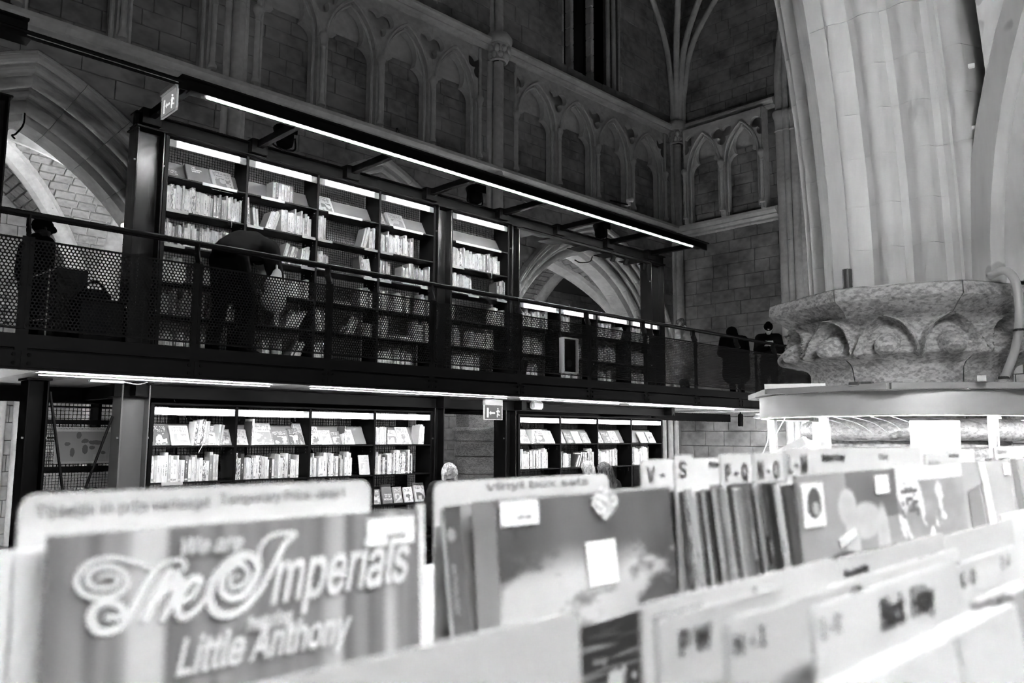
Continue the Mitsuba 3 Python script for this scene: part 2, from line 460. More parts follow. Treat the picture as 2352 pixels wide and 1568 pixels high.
def arch_poly(cx, a, z0, apex, off=0.0, n=14, foot=None):
    r = arch_radius(a, apex - z0); ro = r + off
    tm = math.acos((r - a) / ro)
    t = np.linspace(0, tm, n)
    R = [(cx + a - r + ro * math.cos(q), z0 + ro * math.sin(q)) for q in t]
    L = [(2 * cx - x, z) for x, z in R][::-1]
    pts = R + L
    if foot is not None: pts = [(R[0][0], foot)] + pts + [(L[-1][0], foot)]
    return sg.Polygon(pts).buffer(0)

W = 11.5                       # front plane of the nave wall
NW = struct('wall_nave')
nave = (np.array([0, W, 0.0]), X_, Z_, -Y_)
BAYS = [(2.595, 2.785, 6.32), (8.165, 2.785, 6.32), (14.225, 3.275, 6.36)]
openings = unary_union([arch_poly(c, h - 0.55, 2.95, az, 0.74, foot=-0.5) for c, h, az in BAYS])
low = sg.box(0.0, 3.0, 17.5, 7.24).difference(openings)
low_back = low.buffer(0.02)
part(NW, 'core', on_plane(extr(low_back, 0.5), np.array([0, W + 0.51, 0]), X_, Z_, -Y_), 'mortar')
nave_blocks = [(q, d, nave) for q, d in ashlar(low, seed=3)]

MOULD = np.array([(0, .5), (0, .0), (.04, -.03)] + roll(.10, .0, .06, 205, 400, 6) + [(.125, .065), (.145, .10)] + roll(.215, .10, .055, 200, 400, 6) + [(.235, .17), (.265, .20)] + roll(.345, .20, .075, 190, 405, 7) + [(.365, .31), (.40, .345)] + roll(.465, .335, .05, 200, 400, 6) + [(.48, .41), (.51, .45)] + roll(.60, .45, .085, 190, 415, 8) + [(.62, .575), (.68, .585), (.735, .62), (.74, 1.0), (.3, 1.0)])
def moulded_arch(owner, c, a, z0, apex, y0, prof, off, segs=8, side=1, sub=4, up=True):
    r = arch_radius(a, apex - z0); ro = r + off
    rad = ro - prof[:, 0]
    tm = np.arccos(np.clip((r - a) / rad, -1, 1))
    for s in (1, -1):
        for k in range(segs):
            t = np.linspace(k / segs + (0.0012 if k else 0), (k + 1) / segs, sub + 1)[:, None]
            th = np.minimum(t * tm.max(), tm[None])
            P = np.stack([c + s * (a - r + rad * np.cos(th)), np.broadcast_to(y0 + side * prof[:, 1], th.shape), z0 + rad * np.sin(th)], -1)
            n, m = P.shape[:2]
            i = np.arange(n - 1)[:, None] * m; j = np.arange(m)[None]; j2 = (j + 1) % m
            f = np.stack([i + j, i + j2, i + m + j2, i + m + j], -1).reshape(-1, 4)
            part(owner, 'arch_stone', (P.reshape(-1, 3), f), 'moulding', 38)
for c, h, az in BAYS:
    moulded_arch(NW, c, h - 0.55, 2.95, az, W, MOULD, 0.74)

# string courses
def course_prof(pts): return np.array(pts)
LOWC = np.array([(0.0, 7.20), (-.03, 7.21), (-.07, 7.25), (-.05, 7.30), (-.10, 7.33), (-.16, 7.35), (-.15, 7.38), (-.2, 7.41), (-.24, 7.44), (-.24, 7.50), (-.2, 7.52), (.24, 7.66), (.24, 7.2)])
UPC = np.array([(0.0, 9.98), (-.03, 9.99), (-.06, 10.04), (-.12, 10.06), (-.11, 10.09), (-.17, 10.12), (-.2, 10.15), (-.2, 10.2), (-.16, 10.22), (.1, 10.36), (.1, 9.98)])
def course(owner, prof, a, b, base, along, outw, n):
    cuts = np.linspace(a, b, n + 1)
    for k in range(n):
        fr = [(base + along * x, -outw, Z_) for x in (cuts[k] + 0.003, cuts[k + 1])]
        part(owner, 'string_course_stone', sweep(fr, prof), 'moulding')
course(NW, LOWC, 0.6, 17.5, np.array([0, W, 0.0]), X_, -Y_, 15)
course(NW, UPC, 0.6, 17.5, np.array([0, W, 0.0]), X_, -Y_, 13)

# blind arcade: each arch is one carved piece with its inner trefoil, its column and its roll moulding
def trefoil_opening(w, foot):
    b = w * 0.40
    lobes = [sg.Point(s * (b - 0.26), 8.80).buffer(0.26) for s in (-1, 1)]
    top = affinity.scale(sg.Point(0, 9.27).buffer(1.0), 0.60 * b + 0.02, 0.38)
    tip = sg.Polygon([(-0.2, 9.5), (0.2, 9.5), (0, 9.72)])
    return unary_union([sg.box(-b, foot, b, 8.82), *lobes, sg.box(-0.22, 8.7, 0.22, 9.3), top, tip])

def spandrel(w):
    return unary_union([sg.Point(0, 9.44).buffer(0.12), sg.Point(-0.15, 9.66).buffer(0.14), sg.Point(0.15, 9.66).buffer(0.14), sg.Point(0, 9.6).buffer(0.12)])

def colonnette(o, u, w, z0=7.63):
    c = o + w * 0.05
    prof = [(0.0, z0), (0.07, z0), (0.07, z0 + 0.05), (0.05, z0 + 0.08), (0.042, z0 + 0.12), (0.042, 8.66), (0.055, 8.67), (0.055, 8.70), (0.045, 8.72), (0.06, 8.78), (0.085, 8.83), (0.085, 8.88), (0.06, 8.92), (0.0, 8.92)]
    return lathe(prof, 10, c)

def blind_arcade(owner, o, u, w, cols, frame_l=0.12, frame_r=0.12, first=True):
    """cols: positions of the columns along u; o at u = 0, z = 0, on the wall plane; w points out of the wall"""
    z1 = 9.99
    for k in range(len(cols) - 1):
        a, b = cols[k], cols[k + 1]; c = (a + b) / 2; wd = b - a
        oc = o + u * c
        outer = arch_poly(0, wd / 2 - 0.07, 8.86, 9.78, foot=7.4)
        sheet = sg.box(-wd / 2, 7.5, wd / 2, z1).difference(outer)
        for s in (-1, 1):
            sheet = sheet.difference(affinity.translate(spandrel(wd), s * wd / 2, 0))
        sheet = sheet.buffer(-0.001)
        inner = arch_poly(0, wd / 2 - 0.05, 8.86, 9.80, foot=7.4).difference(trefoil_opening(wd, 7.3))
        fr_ = (oc - w * 0.12, u, Z_, w)
        m = [on_plane(extr(sheet, 0.12), *fr_), on_plane(extr(inner, 0.13), oc - w * 0.24, u, Z_, w),
             on_plane(extr(sg.box(-wd / 2, 9.2, wd / 2, z1), 0.02), oc - w * 0.32, u, Z_, w)]
        r = arch_radius(wd / 2 - 0.07, 0.92); tm = math.acos((r - wd / 2 + 0.07) / r)
        t = np.linspace(0, tm, 10)
        for s in (1, -1):
            pth = [oc + u * s * (wd / 2 - 0.07 - r + r * math.cos(q)) + Z_ * (8.86 + r * math.sin(q)) + w * 0.015 for q in t]
            m.append(tube(pth, 0.03, 6))
            pth2 = [oc + u * s * (wd / 2 - 0.07 - r + (r - 0.07) * math.cos(q)) + Z_ * (8.86 + (r - 0.07) * math.sin(q)) - w * 0.07 for q in t]
            m.append(tube(pth2, 0.025, 6))
        for s in (-1, 1):  # jamb rolls below the springing
            m.append(tube([oc + u * s * (wd / 2 - 0.125) - w * 0.06 + Z_ * 7.6, oc + u * s * (wd / 2 - 0.125) - w * 0.06 + Z_ * 8.86], 0.03, 6))
        part(owner, 'blind_arch', cat(m), 'moulding', 40)
    for x in cols:
        part(owner, 'colonnette', colonnette(o + u * x, u, w), 'moulding', 40)
    return [(q, d) for q, d in ashlar(sg.box(cols[0], 7.6, cols[-1], 9.2), (0.2, 0.32), (0.3, 0.62), seed=int(cols[0] * 10) + 5)]

A_COLS = [5.6, 6.8, 8.0, 9.21, 10.42]
B_COLS = [11.47, 12.84, 14.2, 15.57, 16.95]
Z_COLS = [2.3, 3.6, 4.9]
rec = (np.array([0, W + 0.33, 0.0]), X_, Z_, -Y_)
part(NW, 'arcade_back', box(0.6, 17.5, W + 0.33, W + 0.5, 7.4, 10.1), 'mortar')
for cols in (Z_COLS, A_COLS, B_COLS):
    for q, d in blind_arcade(NW, np.array([0, W, 0.0]), X_, -Y_, cols):
        nave_blocks.append((q, d, rec))
for a, b in ((4.9, 5.6), (10.42, 11.47), (16.95, 17.5)):
    reg = sg.box(a, 7.5, b, 9.99)
    part(NW, 'arcade_pier', box(a, b, W + 0.01, W + 0.4, 7.4, 10.0), 'mortar')
    nave_blocks += [(q, d, nave) for q, d in ashlar(reg, seed=int(a * 7))]
for x in (5.62, 10.44, 11.45, 16.97):
    part(NW, 'frame_roll', tube([(x, W - 0.03, 7.6), (x, W - 0.03, 9.95)], 0.03, 6), 'moulding', True)

# clerestory with its dark windows
up = sg.box(0.6, 10.2, 17.5, 14.2)
wins = [arch_poly(14.08, 1.05, 13.3, 14.9, foot=10.5), arch_poly(8.2, 1.05, 13.3, 14.9, foot=10.5)]
upr = up.difference(unary_union(wins))
part(NW, 'upper_core', on_plane(extr(upr, 0.5), np.array([0, W + 0.51, 0]), X_, Z_, -Y_), 'mortar')
nave_blocks += [(q, d, nave) for q, d in ashlar(upr, (0.3, 0.42), (0.4, 0.8), seed=11)]
for i, cx in enumerate((14.08, 8.2)):
    wn = struct(f'window_{i + 1}')
    put(wn, on_plane(extr(wins[i].buffer(0.05), 0.02), np.array([0, W + 0.55, 0]), X_, Z_, -Y_), 'glass_dark')
    for dx in (-0.38, 0.38):
        for k in range(8):
            part(wn, 'mullion_stone', box(cx + dx - 0.055, cx + dx + 0.055, W + 0.3, W + 0.5, 10.52 + 0.42 * k, 10.93 + 0.42 * k, 0.02), 'moulding')
    for s in (-1, 1):
        for k, (dx, dy) in enumerate(((1.09, 0.02), (1.03, 0.16), (0.97, 0.3))):
            part(wn, 'jamb_roll', tube([(cx + s * dx, W + dy, 10.45), (cx + s * dx, W + dy, 13.4)], 0.055, 8), 'moulding', True)
    part(wn, 'sill', on_plane(extr(sg.Polygon([(0, 10.3), (0.55, 10.62), (0.55, 10.3)]), 2.2), np.array([cx + 1.1, W, 0]), Y_, Z_, -X_), 'moulding')
lay(NW, nave_blocks, None)

# wall shafts with leaf capitals and the springing of the high vault
def leaf_capital(c, r, z0, seed=0):
    """a bell hung with two rings of small curled leaves"""
    c = np.asarray(c, float)
    ms = [lathe([(r * .9, z0), (r * 1.15, z0 + .02), (r * .9, z0 + .05), (r * .92, z0 + .18), (r * 1.25, z0 + .34), (r * 1.25, z0 + .36)], 14, (c[0], c[1], 0))]
    rr = random.Random(seed)
    for ring, (zz, rd) in enumerate(((z0 + .12, r * 1.0), (z0 + .25, r * 1.18))):
        for k in range(9):
            a = 2 * PI * (k + 0.5 * ring) / 9
            s = trimesh.creation.icosphere(1, 1.0)
            v = s.vertices * np.array([.05, .05, .07]) * rr.uniform(.9, 1.2) * (r / .12) ** .5
            ms.append((v + [c[0] + rd * math.cos(a), c[1] + rd * math.sin(a), zz], s.faces))
    ms.append(lathe([(0, z0 + .36), (r * 1.5, z0 + .36), (r * 1.62, z0 + .42), (r * 1.62, z0 + .52), (r * 1.35, z0 + .6), (0, z0 + .6)], 8, (c[0], c[1], 0)))
    return cat(ms)

def shaft_group(owner, spots, z0, z1, capr, capc):
    for x, y, r in spots:
        zz = z0; k = 0
        while zz < z1 - 0.01:
            ze = min(z1, zz + 1.25 + 0.2 * (k % 2))
            part(owner, 'shaft', lathe([(r, zz + .004), (r, ze)], 12, (x, y, 0)), 'moulding', True); zz = ze; k += 1
    if capc is not None:
        part(owner, 'leaf_capital', leaf_capital(capc, capr, z1, 3), 'moulding', 40)

shaft_group(NW, [(5.27, W - .1, .1), (5.13, W - .02, .06), (5.41, W - .02, .06)], 6.1, 11.0, .17, (5.27, W - .1))
shaft_group(NW, [(10.86, W - .12, .11), (10.7, W - .03, .065), (11.02, W - .03, .065)], 6.1, 9.75, .18, (10.86, W - .12))
shaft_group(NW, [(17.38, W - .14, .11), (17.28, W - .04, .06)], 3.0, 9.72, .18, (17.36, W - .16))
for dx, dy, r in ((-.1, -.02, .07), (0, -.14, .09), (.1, -.02, .07)):
    part(NW, 'vault_rib', tube(spline([(10.86 + dx, W + dy, 10.35), (10.86 + dx * 1.3, W + dy * 1.2, 11.6), (10.86 + dx * 3, W + dy * 2 - .2, 13.2), (10.86 + dx * 8, W - 1.2 * abs(dy) * 8 - .6, 14.6)]), r, 8), 'moulding', True)
RIBS = [((-.12, -.02), (-1.1, -.05), .07), ((-.05, -.1), (-.7, -.6), .08), ((0, -.16), (-.25, -1.0), .08), ((.06, -.22), (-.12, -1.5), .07)]
for (ax, ay), (bx, by), r in RIBS:
    b0 = np.array([17.36, W - .1, 10.32])
    part(NW, 'vault_rib', tube(spline([b0 + [ax, ay, 0], b0 + [ax * 1.1 + bx * .03, ay * 1.1 + by * .03, .9], b0 + [ax + bx * .35, ay + by * .35, 2.3], b0 + [ax + bx * 1.6, ay + by * 1.6, 4.2]]), r, 8), 'moulding', True)

# end wall of the nave
EX = 17.5
EW = struct('wall_end')
endf = (np.array([EX, 0, 0.0]), -Y_, Z_, -X_)
def er(y0, y1, z0, z1): return sg.box(-y1, z0, -y0, z1)
part(EW, 'core', box(EX + .01, EX + .6, 8.5, 13, 0, 15), 'mortar')
eb = [(q, d, endf) for q, d in ashlar(er(8.5, 11.5, 0, 7.24), (0.27, 0.36), (0.38, 0.75), seed=21)]
eb += [(q, d, endf) for q, d in ashlar(er(8.5, 11.5, 10.2, 15), (0.22, 0.32), (0.35, 0.6), seed=22)]
eb += [(q, d, endf) for q, d in ashlar(er(8.5, 8.84, 7.5, 10), (0.27, 0.36), (0.38, 0.75), seed=23)]
eb += [(q, d, endf) for q, d in ashlar(er(11.05, 11.5, 7.5, 10), (0.27, 0.36), (0.38, 0.75), seed=24)]
e_rec = (np.array([EX - .02, 0, 0.0]), -Y_, Z_, -X_)
for q, d in blind_arcade(EW, np.array([EX - .30, 0, 0.0]), -Y_, -X_, [-11.0, -9.94, -8.87]):
    eb.append((q, d, e_rec))
for a, b in ((8.84, 8.86), (11.0, 11.05)):
    part(EW, 'arcade_frame', box(EX - .30, EX, a, b, 7.5, 10), 'moulding')
lay(EW, eb, None)
for k in range(4):
    a, b = 8.62 + .72 * k, 8.62 + .72 * (k + 1) - .004
    part(EW, 'string_course_stone', sweep([(np.array([EX, y, 0]), X_, Z_) for y in (a, b)], LOWC), 'moulding')
    part(EW, 'string_course_stone', sweep([(np.array([EX, y, 0]), X_, Z_) for y in (a, b)], UPC), 'moulding')
resp = [(17.42, 8.5, .11), (17.4, 8.34, .07), (17.5, 8.2, .1), (17.62, 8.06, .07), (17.74, 7.95, .1), (17.9, 7.86, .07)]
shaft_group(EW, resp, 0, 9.35, .1, None)
for x, y, r in resp:
    part(EW, 'ring_capital', lathe([(r * .9, 9.3), (r * 1.2, 9.33), (r * 1.0, 9.38), (r * 1.15, 9.6), (r * 1.5, 9.72), (r * 1.5, 9.8), (r, 9.86)], 12, (x, y, 0)), 'moulding', 40)
    part(EW, 'vault_rib', tube(spline([(x, y, 9.85), (x, y - .02, 11), (x, y - .3, 12.4), (x, y - 1.2, 14)]), r * .9, 8), 'moulding', True)
part(EW, 'respond_core', box(17.5, 18.2, 8.0, 8.6, 0, 15), 'moulding')

# far side of the end wall and the choir beyond
CW = struct('wall_choir')
part(CW, 'core', box(24.02, 24.3, 1, 13, 0, 15), 'mortar')
lay(CW, [(q, d, (np.array([24.0, 0, 0]), -Y_, Z_, -X_)) for q, d in ashlar(sg.box(-12, 0, -2, 6.5), (0.3, 0.4), (0.5, 0.9), seed=31)], None, most=120)
for y in (10.6, 10.9, 11.1):
    part(CW, 'shaft', lathe([(.12, 0), (.12, 12)], 10, (23.8, y, 0)), 'moulding', True)
EF = struct('wall_end_right')
part(EF, 'core', box(17.52, 18.1, -3, 5.4, 0, 15), 'mortar')
lay(EF, [(q, d, (np.array([17.5, 0, 0]), -Y_, Z_, -X_)) for q, d in ashlar(sg.box(-5.4, 0.4, -2.2, 4.2), (0.3, 0.4), (0.5, 0.9), seed=32)], None, most=80)

# background arcade piers
def bg_pier(x, y, label):
    k = thing('round_pier', label, 'pillar')
    z = 0.0; i = 0
    while z < 2.14:
        h = min([.34, .3, .38, .33][i % 4], 2.15 - z)
        part(k, 'drum', lathe([(.47, z + .004), (.5, z + .012), (.5, z + h - .006), (.47, z + h)], 28, (x, y, 0)), 'carved', 40); z += h; i += 1
    part(k, 'neck_ring', lathe([(.5, 2.14), (.545, 2.16), (.57, 2.2), (.555, 2.24), (.5, 2.26)], 28, (x, y, 0)), 'carved', 40)
    part(k, 'capital', lathe([(.5, 2.26), (.5, 2.5), (.56, 2.62), (.68, 2.72), (.68, 2.76), (.8, 2.82), (.82, 2.95), (0, 2.95)], 8, (x, y, 0), PI / 8, 2 * PI + PI / 8), 'carved')
    return k
bg_pier(10.95, 11.95, 'round sandstone pier with ring moulding between the two lower bookcases')
bg_pier(5.38, 11.95, 'round stone pier behind the long lower bookcase')
part(NW, 'corner_pier', box(16.95, 17.5, W - .02, W + .8, 0, 3.2), 'mortar')
for k, x in enumerate((16.72, 16.84, 16.95, 17.08, 17.2, 17.3)):
    part(NW, 'corner_roll', tube([(x, W + [.2, .05, -.04, .03, -.06, -.02][k], 0), (x, W + [.2, .05, -.04, .03, -.06, -.02][k], 3.2)], [.07, .06, .05, .07, .06, .05][k], 8), 'moulding', True)

# side aisle behind the arcade: outer wall and brick groin vaults on stone ribs
AW = struct('wall_aisle')
part(AW, 'core', box(-3, 24, 17.62, 17.9, 0, 8), 'mortar')
lay(AW, [(q, d, (np.array([0, 17.6, 0]), X_, Z_, -Y_)) for q, d in ashlar(sg.box(1, 0, 23, 6.9), (0.24, 0.34), (0.4, 0.75), seed=41)], None, most=260)
for x in (3.15, 3.35, 3.6, 3.8, 4.1):
    part(AW, 'pilaster_roll', tube([(x, 17.52, 0), (x, 17.52, 4)], .09, 8), 'moulding', True)

def pa(t, R=1.3): return math.sqrt(max(R * R - (abs(t) + R - 1) ** 2, 0)) / math.sqrt(R * R - (R - 1) ** 2)
CV = struct('ceiling_aisle')
VY, VB = 15.0, 2.6
def vault(xc, a, z0, H, n_keep, seed):
    zx = lambda x: z0 + H * pa((x - xc) / a)
    zy = lambda y: z0 + H * pa((y - VY) / VB)
    xs, ys = np.linspace(xc - a, xc + a, 41), np.linspace(VY - VB, VY + VB, 33)
    P = np.array([[[x, y, max(zx(x), zy(y)) + .035] for y in ys] for x in xs])
    part(CV, 'web_bed', grid_mesh(P), 'mortar_light')
    bricks, r = [], random.Random(seed)
    for barrel in (0, 1):
        hw, hl = (a, VB) if barrel == 0 else (VB, a)
        c0, c1 = (xc, VY) if barrel == 0 else (VY, xc)
        zf = zx if barrel == 0 else zy
        ts = np.linspace(-hw, hw, 400); zz = np.array([zf(c0 + t) for t in ts])
        s = np.concatenate([[0], np.cumsum(np.hypot(np.diff(ts), np.diff(zz)))])
        row = 0
        for sc in np.arange(.09, s[-1], .172):
            t = np.interp(sc, s, ts); z = np.interp(sc, s, zz)
            t2, z2 = np.interp(sc + .02, s, ts), np.interp(sc + .02, s, zz)
            tg = np.array([t2 - t, z2 - z]); tg /= np.linalg.norm(tg)
            p = -hl - r.random() * .3
            while p < hl:
                l = r.uniform(.26, .42); pc = p + l / 2; p += l
                if abs(pc) > hl: continue
                x, y = (c0 + t, c1 + pc) if barrel == 0 else (c1 + pc, c0 + t)
                if (zx(x) if barrel == 0 else zy(y)) < (zy(y) if barrel == 0 else zx(x)) + .03: continue
                u = Y_ if barrel == 0 else X_
                v = np.array([tg[0], 0, tg[1]]) if barrel == 0 else np.array([0, tg[0], tg[1]])
                m = on_plane(box(-l / 2 + .012, l / 2 - .012, -.074, .074, -.03, .03 + .012 * r.random(), .008), np.array([x, y, z]), u, v, np.cross(u, v))
                bricks.append((np.linalg.norm(np.array([x, y, z]) - EYE), m))
    bricks.sort(key=lambda q: q[0])
    r.shuffle(bricks)
    for _, m in bricks[:n_keep]: part(CV, 'brick', m, 'brick')
    if bricks[n_keep:]: part(CV, 'further_bricks', cat([m for _, m in bricks[n_keep:]]), 'brick', kind='stuff')
    prof = np.array([(-.15, .05), (-.15, -.06), (-.1, -.1), (-.085, -.16), (-.06, -.21), (0, -.23), (.06, -.21), (.085, -.16), (.1, -.1), (.15, -.06), (.15, .05)])
    for sx in (-1, 1):
        for sy in (-1, 1):
            q = np.linspace(0, 1, 25)
            pts = np.array([[xc + sx * a * k, VY + sy * VB * k, z0 + H * pa(k)] for k in q])
            side = np.array([-sy * VB, sx * a, 0.0]); side /= np.linalg.norm(side)
            tg = np.gradient(pts, axis=0); tg /= np.linalg.norm(tg, axis=1, keepdims=True)
            fr = []
            for k in range(len(q)):
                nn = np.cross(tg[k], side); nn = nn if nn[2] > 0 or (abs(nn[2]) < .2 and nn @ (pts[k] - [xc, VY, 0]) > 0) else -nn
                fr.append((pts[k], side, nn))
            part(CV, 'rib', sweep(fr, prof), 'moulding', 40)
    for sx in (-1, 1):   # cross arches between the aisle bays
        q = np.linspace(-1, 1, 31)
        pts = [(xc + sx * a, VY + VB * k, z0 + H * pa(k)) for k in q]
        part(CV, 'cross_arch', tube(pts, .2, 10), 'moulding', True)
    for sx in (-1, 1):
        part(CV, 'wall_shaft', tube([(xc + sx * a, 17.5, 0), (xc + sx * a, 17.5, z0 + .1)], .16, 12), 'moulding', True)
vault(2.595, 2.785, 3.0, 4.2, 170, 5)
vault(14.225, 3.275, 3.0, 4.2, 130, 6)
vault(8.165, 2.785, 3.0, 4.2, 0, 8)
# ================================================================ the black steel bookstack
FY = 8.5                                    # front plane of the bookcases
def h_column(x0, x1, y, z0, z1, label, b='column_steel', d=0.26):
    k = thing('steel_column', label, 'column')
    part(k, 'flange', box(x0, x0 + .016, y, y + d, z0, z1, .003), b)
    part(k, 'flange', box(x1 - .016, x1, y, y + d, z0, z1, .003), b)
    part(k, 'web', box(x0 + .016, x1 - .016, y + d / 2 - .008, y + d / 2 + .008, z0, z1), b)
    part(k, 'cap_plate', box(x0 - .02, x1 + .02, y - .02, y + d + .02, z1, z1 + .02, .003), 'steel_black')
    bolts = []
    for z in np.arange(z0 + .5, z1, .78):
        for x in (x0 - .008, x1 + .008):
            bolts.append(lathe([(0, -.012), (.011, -.01), (.011, .006), (0, .008)], 6, (0, 0, 0)))
            bolts[-1] = move(bolts[-1], rot(RY, 90), (x, y + .03, z))
    part(k, 'bolts', cat(bolts), 'steel_bright', kind='stuff')
    return k
h_column(2.87, 3.15, 8.44, 0.0, 2.6, 'worn black steel column left of the long lower bookcase', 'column_lit')
h_column(2.87, 3.15, 8.44, 2.88, 5.29, 'black steel column at the left end of the upper bookcase with a lit web')
h_column(6.94, 7.19, 8.46, 2.88, 5.29, 'black steel column between the four-bay and the one-bay upper bookcase')
h_column(6.93, 7.10, 8.46, 0.0, 2.6, 'black steel column at the right end of the long lower bookcase')
h_column(8.28, 8.5, 8.46, 0.0, 2.6, 'black steel column beside the round stone pier below the exit sign')
h_column(8.40, 8.56, 8.46, 2.88, 5.29, 'slim black steel column right of the one-bay upper bookcase')
h_column(12.02, 12.42, 8.46, 2.88, 5.29, 'black steel column at the right end of the upper header beam')
h_column(1.43, 1.71, 8.44, 2.88, 5.24, 'black steel column at the left edge of the picture above the railing')
h_column(2.05, 2.23, 8.50, 0.0, 2.6, 'dark steel column left of the world map', 'steel_black')

hb = thing('header_beam', 'long black steel beam along the top of the upper bookcases', 'beam')
part(hb, 'web', box(2.84, 12.46, 8.5, 8.52, 5.31, 5.46), 'steel_black')
part(hb, 'flange', box(2.84, 12.46, 8.44, 8.62, 5.45, 5.465, .003), 'steel_black')
part(hb, 'flange', box(2.84, 12.46, 8.44, 8.62, 5.305, 5.32, .003), 'steel_black')
part(hb, 'track', box(8.5, 12.3, 8.47, 8.52, 5.27, 5.303), 'steel_soft')
for k in range(5):
    part(hb, 'plate', box(8.7 + .72 * k, 9.05 + .72 * k, 8.55, 8.9, 5.30, 5.306), 'steel_dark')
for x, nm in ((10.83, 'leftmost'), (11.2, 'middle'), (11.75, 'rightmost')):
    t = thing('track_spotlight', f'{nm} of the three small black spotlights under the right end of the header beam', 'spotlight')
    part(t, 'head', move(lathe([(0, -.06), (.04, -.06), (.045, .05), (.02, .06), (0, .06)], 12), rot(RX, 25), (x, 8.42, 5.17)), 'steel_black', 40)
    part(t, 'stem', tube([(x, 8.46, 5.28), (x, 8.43, 5.2)], .008, 6), 'steel_black')

cp = thing('lighting_canopy', 'long black cantilevered beam with a light strip above the gallery walkway', 'beam')
part(cp, 'web', box(2.86, 12.2, 7.395, 7.415, 5.375, 5.485), 'steel_black')
part(cp, 'flange', box(2.86, 12.2, 7.34, 7.47, 5.483, 5.5, .003), 'steel_black')
part(cp, 'flange', box(2.95, 11.97, 7.34, 7.47, 5.362, 5.377, .003), 'steel_black')
part(cp, 'light_strip', box(3.13, 11.72, 7.383, 7.401, 5.353, 5.361), 'diffuser', label='glowing white linear light', emitter=emit(L_CANOPY))
for x in (2.99, 4.21, 5.49, 6.77, 8.17, 9.46, 10.75, 11.95):
    part(cp, 'bracket', box(x - .035, x + .035, 7.4, 8.46, 5.40, 5.485, .004), 'steel_black')
    part(cp, 'bracket_foot', box(x - .1, x + .1, 8.40, 8.6, 5.33, 5.50, .004), 'steel_black')
part(cp, 'conduit', tube([(0.6, 7.4, 5.455), (2.9, 7.4, 5.455)], .018, 8), 'steel_black', True)
part(cp, 'conduit', tube([(0.6, 7.43, 5.425), (2.9, 7.43, 5.425)], .014, 8), 'steel_black', True)
c2 = thing('lighting_canopy', 'end of another black canopy beam in the upper left corner of the picture', 'beam')
part(c2, 'web', box(0.2, 1.58, 7.395, 7.415, 5.39, 5.54), 'steel_black')
part(c2, 'flange', box(0.2, 1.58, 7.34, 7.47, 5.535, 5.55), 'steel_black')
part(c2, 'flange', box(0.2, 1.6, 7.32, 7.49, 5.37, 5.39), 'steel_black')
part(c2, 'bracket', box(1.28, 1.36, 7.4, 8.5, 5.40, 5.49), 'steel_black')

# floodlights standing on the header beam
for i, (x, y, z, nm) in enumerate(((4.52, 8.42, 5.62, 'leftmost'), (7.62, 8.46, 5.60, 'middle'), (10.55, 8.46, 5.61, 'rightmost'))):
    t = thing('floodlight', f'{nm} of the three black theatre floodlights on top of the bookcase beam', 'floodlight')
    part(t, 'body', move(lathe([(0, -.11), (.09, -.11), (.105, -.06), (.12, .09), (.125, .12), (.1, .12), (.095, .1), (0, .09)], 16), rot(RX, -12), (x, y, z)), 'steel_black', 40)
    part(t, 'yoke', tube(spline([(x - .14, y, z + .02), (x - .14, y, z - .12), (x, y, z - .15), (x + .14, y, z - .12), (x + .14, y, z + .02)]), .012, 6), 'steel_black', True)
    part(t, 'barn_door', box(x - .1, x + .1, y - .13, y - .115, z + .02, z + .13), 'steel_black')

def wire_mesh(x0, x1, y, z0, z1, p=.031, w=.0042):
    ms = [box(x - w / 2, x + w / 2, y, y + .004, z0, z1) for x in np.arange(x0, x1, p)] + [box(x0, x1, y + .001, y + .005, z - w / 2, z + w / 2) for z in np.arange(z0, z1, p)]
    return cat(ms)

def bookcase(label, xs, boards, top, depth=.32, z0=None, sign=True, backs=True, slope=True, lit=L_SIGN, sgrey='paper_dull'):
    k = thing('bookcase', label, 'bookcase')
    z0 = boards[0] - .08 if z0 is None else z0
    for i, x in enumerate(xs):
        ww = .014 if 0 < i < len(xs) - 1 else .02
        part(k, 'upright', box(x - ww, x + ww, FY, FY + depth, z0, top, .002), 'steel_black')
    part(k, 'top_panel', box(xs[0] - .02, xs[-1] + .02, FY - .005, FY + depth, top, top + .022, .003), 'steel_black')
    edge = []
    for i in range(len(xs) - 1):
        a, b = xs[i] + .015, xs[i + 1] - .015
        for j, z in enumerate(boards):
            part(k, 'shelf', box(a, b, FY + .004, FY + depth - .01, z - .018, z, .002), 'steel_dark')
        part(k, 'wire_back', wire_mesh(a, b, FY + depth - .006, z0, top), 'steel_black', kind='stuff')
        if backs: part(k, 'back_panel', box(a, b, FY + depth + .03, FY + depth + .04, z0, top), 'back_grey')
        if sign:
            sk_ = part(k, 'sign_box', box(a, b, FY + .012, FY + .03, top - .105, top - .028, .002), sgrey)
            part(sk_, 'light_panel', box(a + .085, b - .085, FY + .004, FY + .0115, top - .105, top - .03), 'diffuser', label='lit white header sign', emitter=emit(lit))
        if slope:
            z = boards[-1]
            part(k, 'display_board', on_plane(box(0, b - a - .02, 0, .26, 0, .008), np.array([a + .01, FY + .15, z + .002]), X_, np.array([0, .5, .866]), np.array([0, -.866, .5])), 'board_grey')
    pins = [box(x + s * .0155, x + s * .0185, FY + q, FY + q + .008, z - .004, z + .004) for x in xs[1:] for s in (-1,) for q in (.06, .24) for zb in boards[1:] for z in (zb - .05, zb - .085)]
    part(k, 'shelf_pins', cat(pins), 'steel_bright', kind='stuff')
    return k
UB = [2.97, 3.36, 3.73, 4.12, 4.50, 4.87]
LB = [0.10, 0.47, 0.85, 1.22, 1.60, 1.98]
UX = [3.2, 4.12, 5.05, 5.98, 6.91]
UX5 = [7.22, 8.36]
LX2 = [8.6, 9.535, 10.47, 11.4, 12.33]
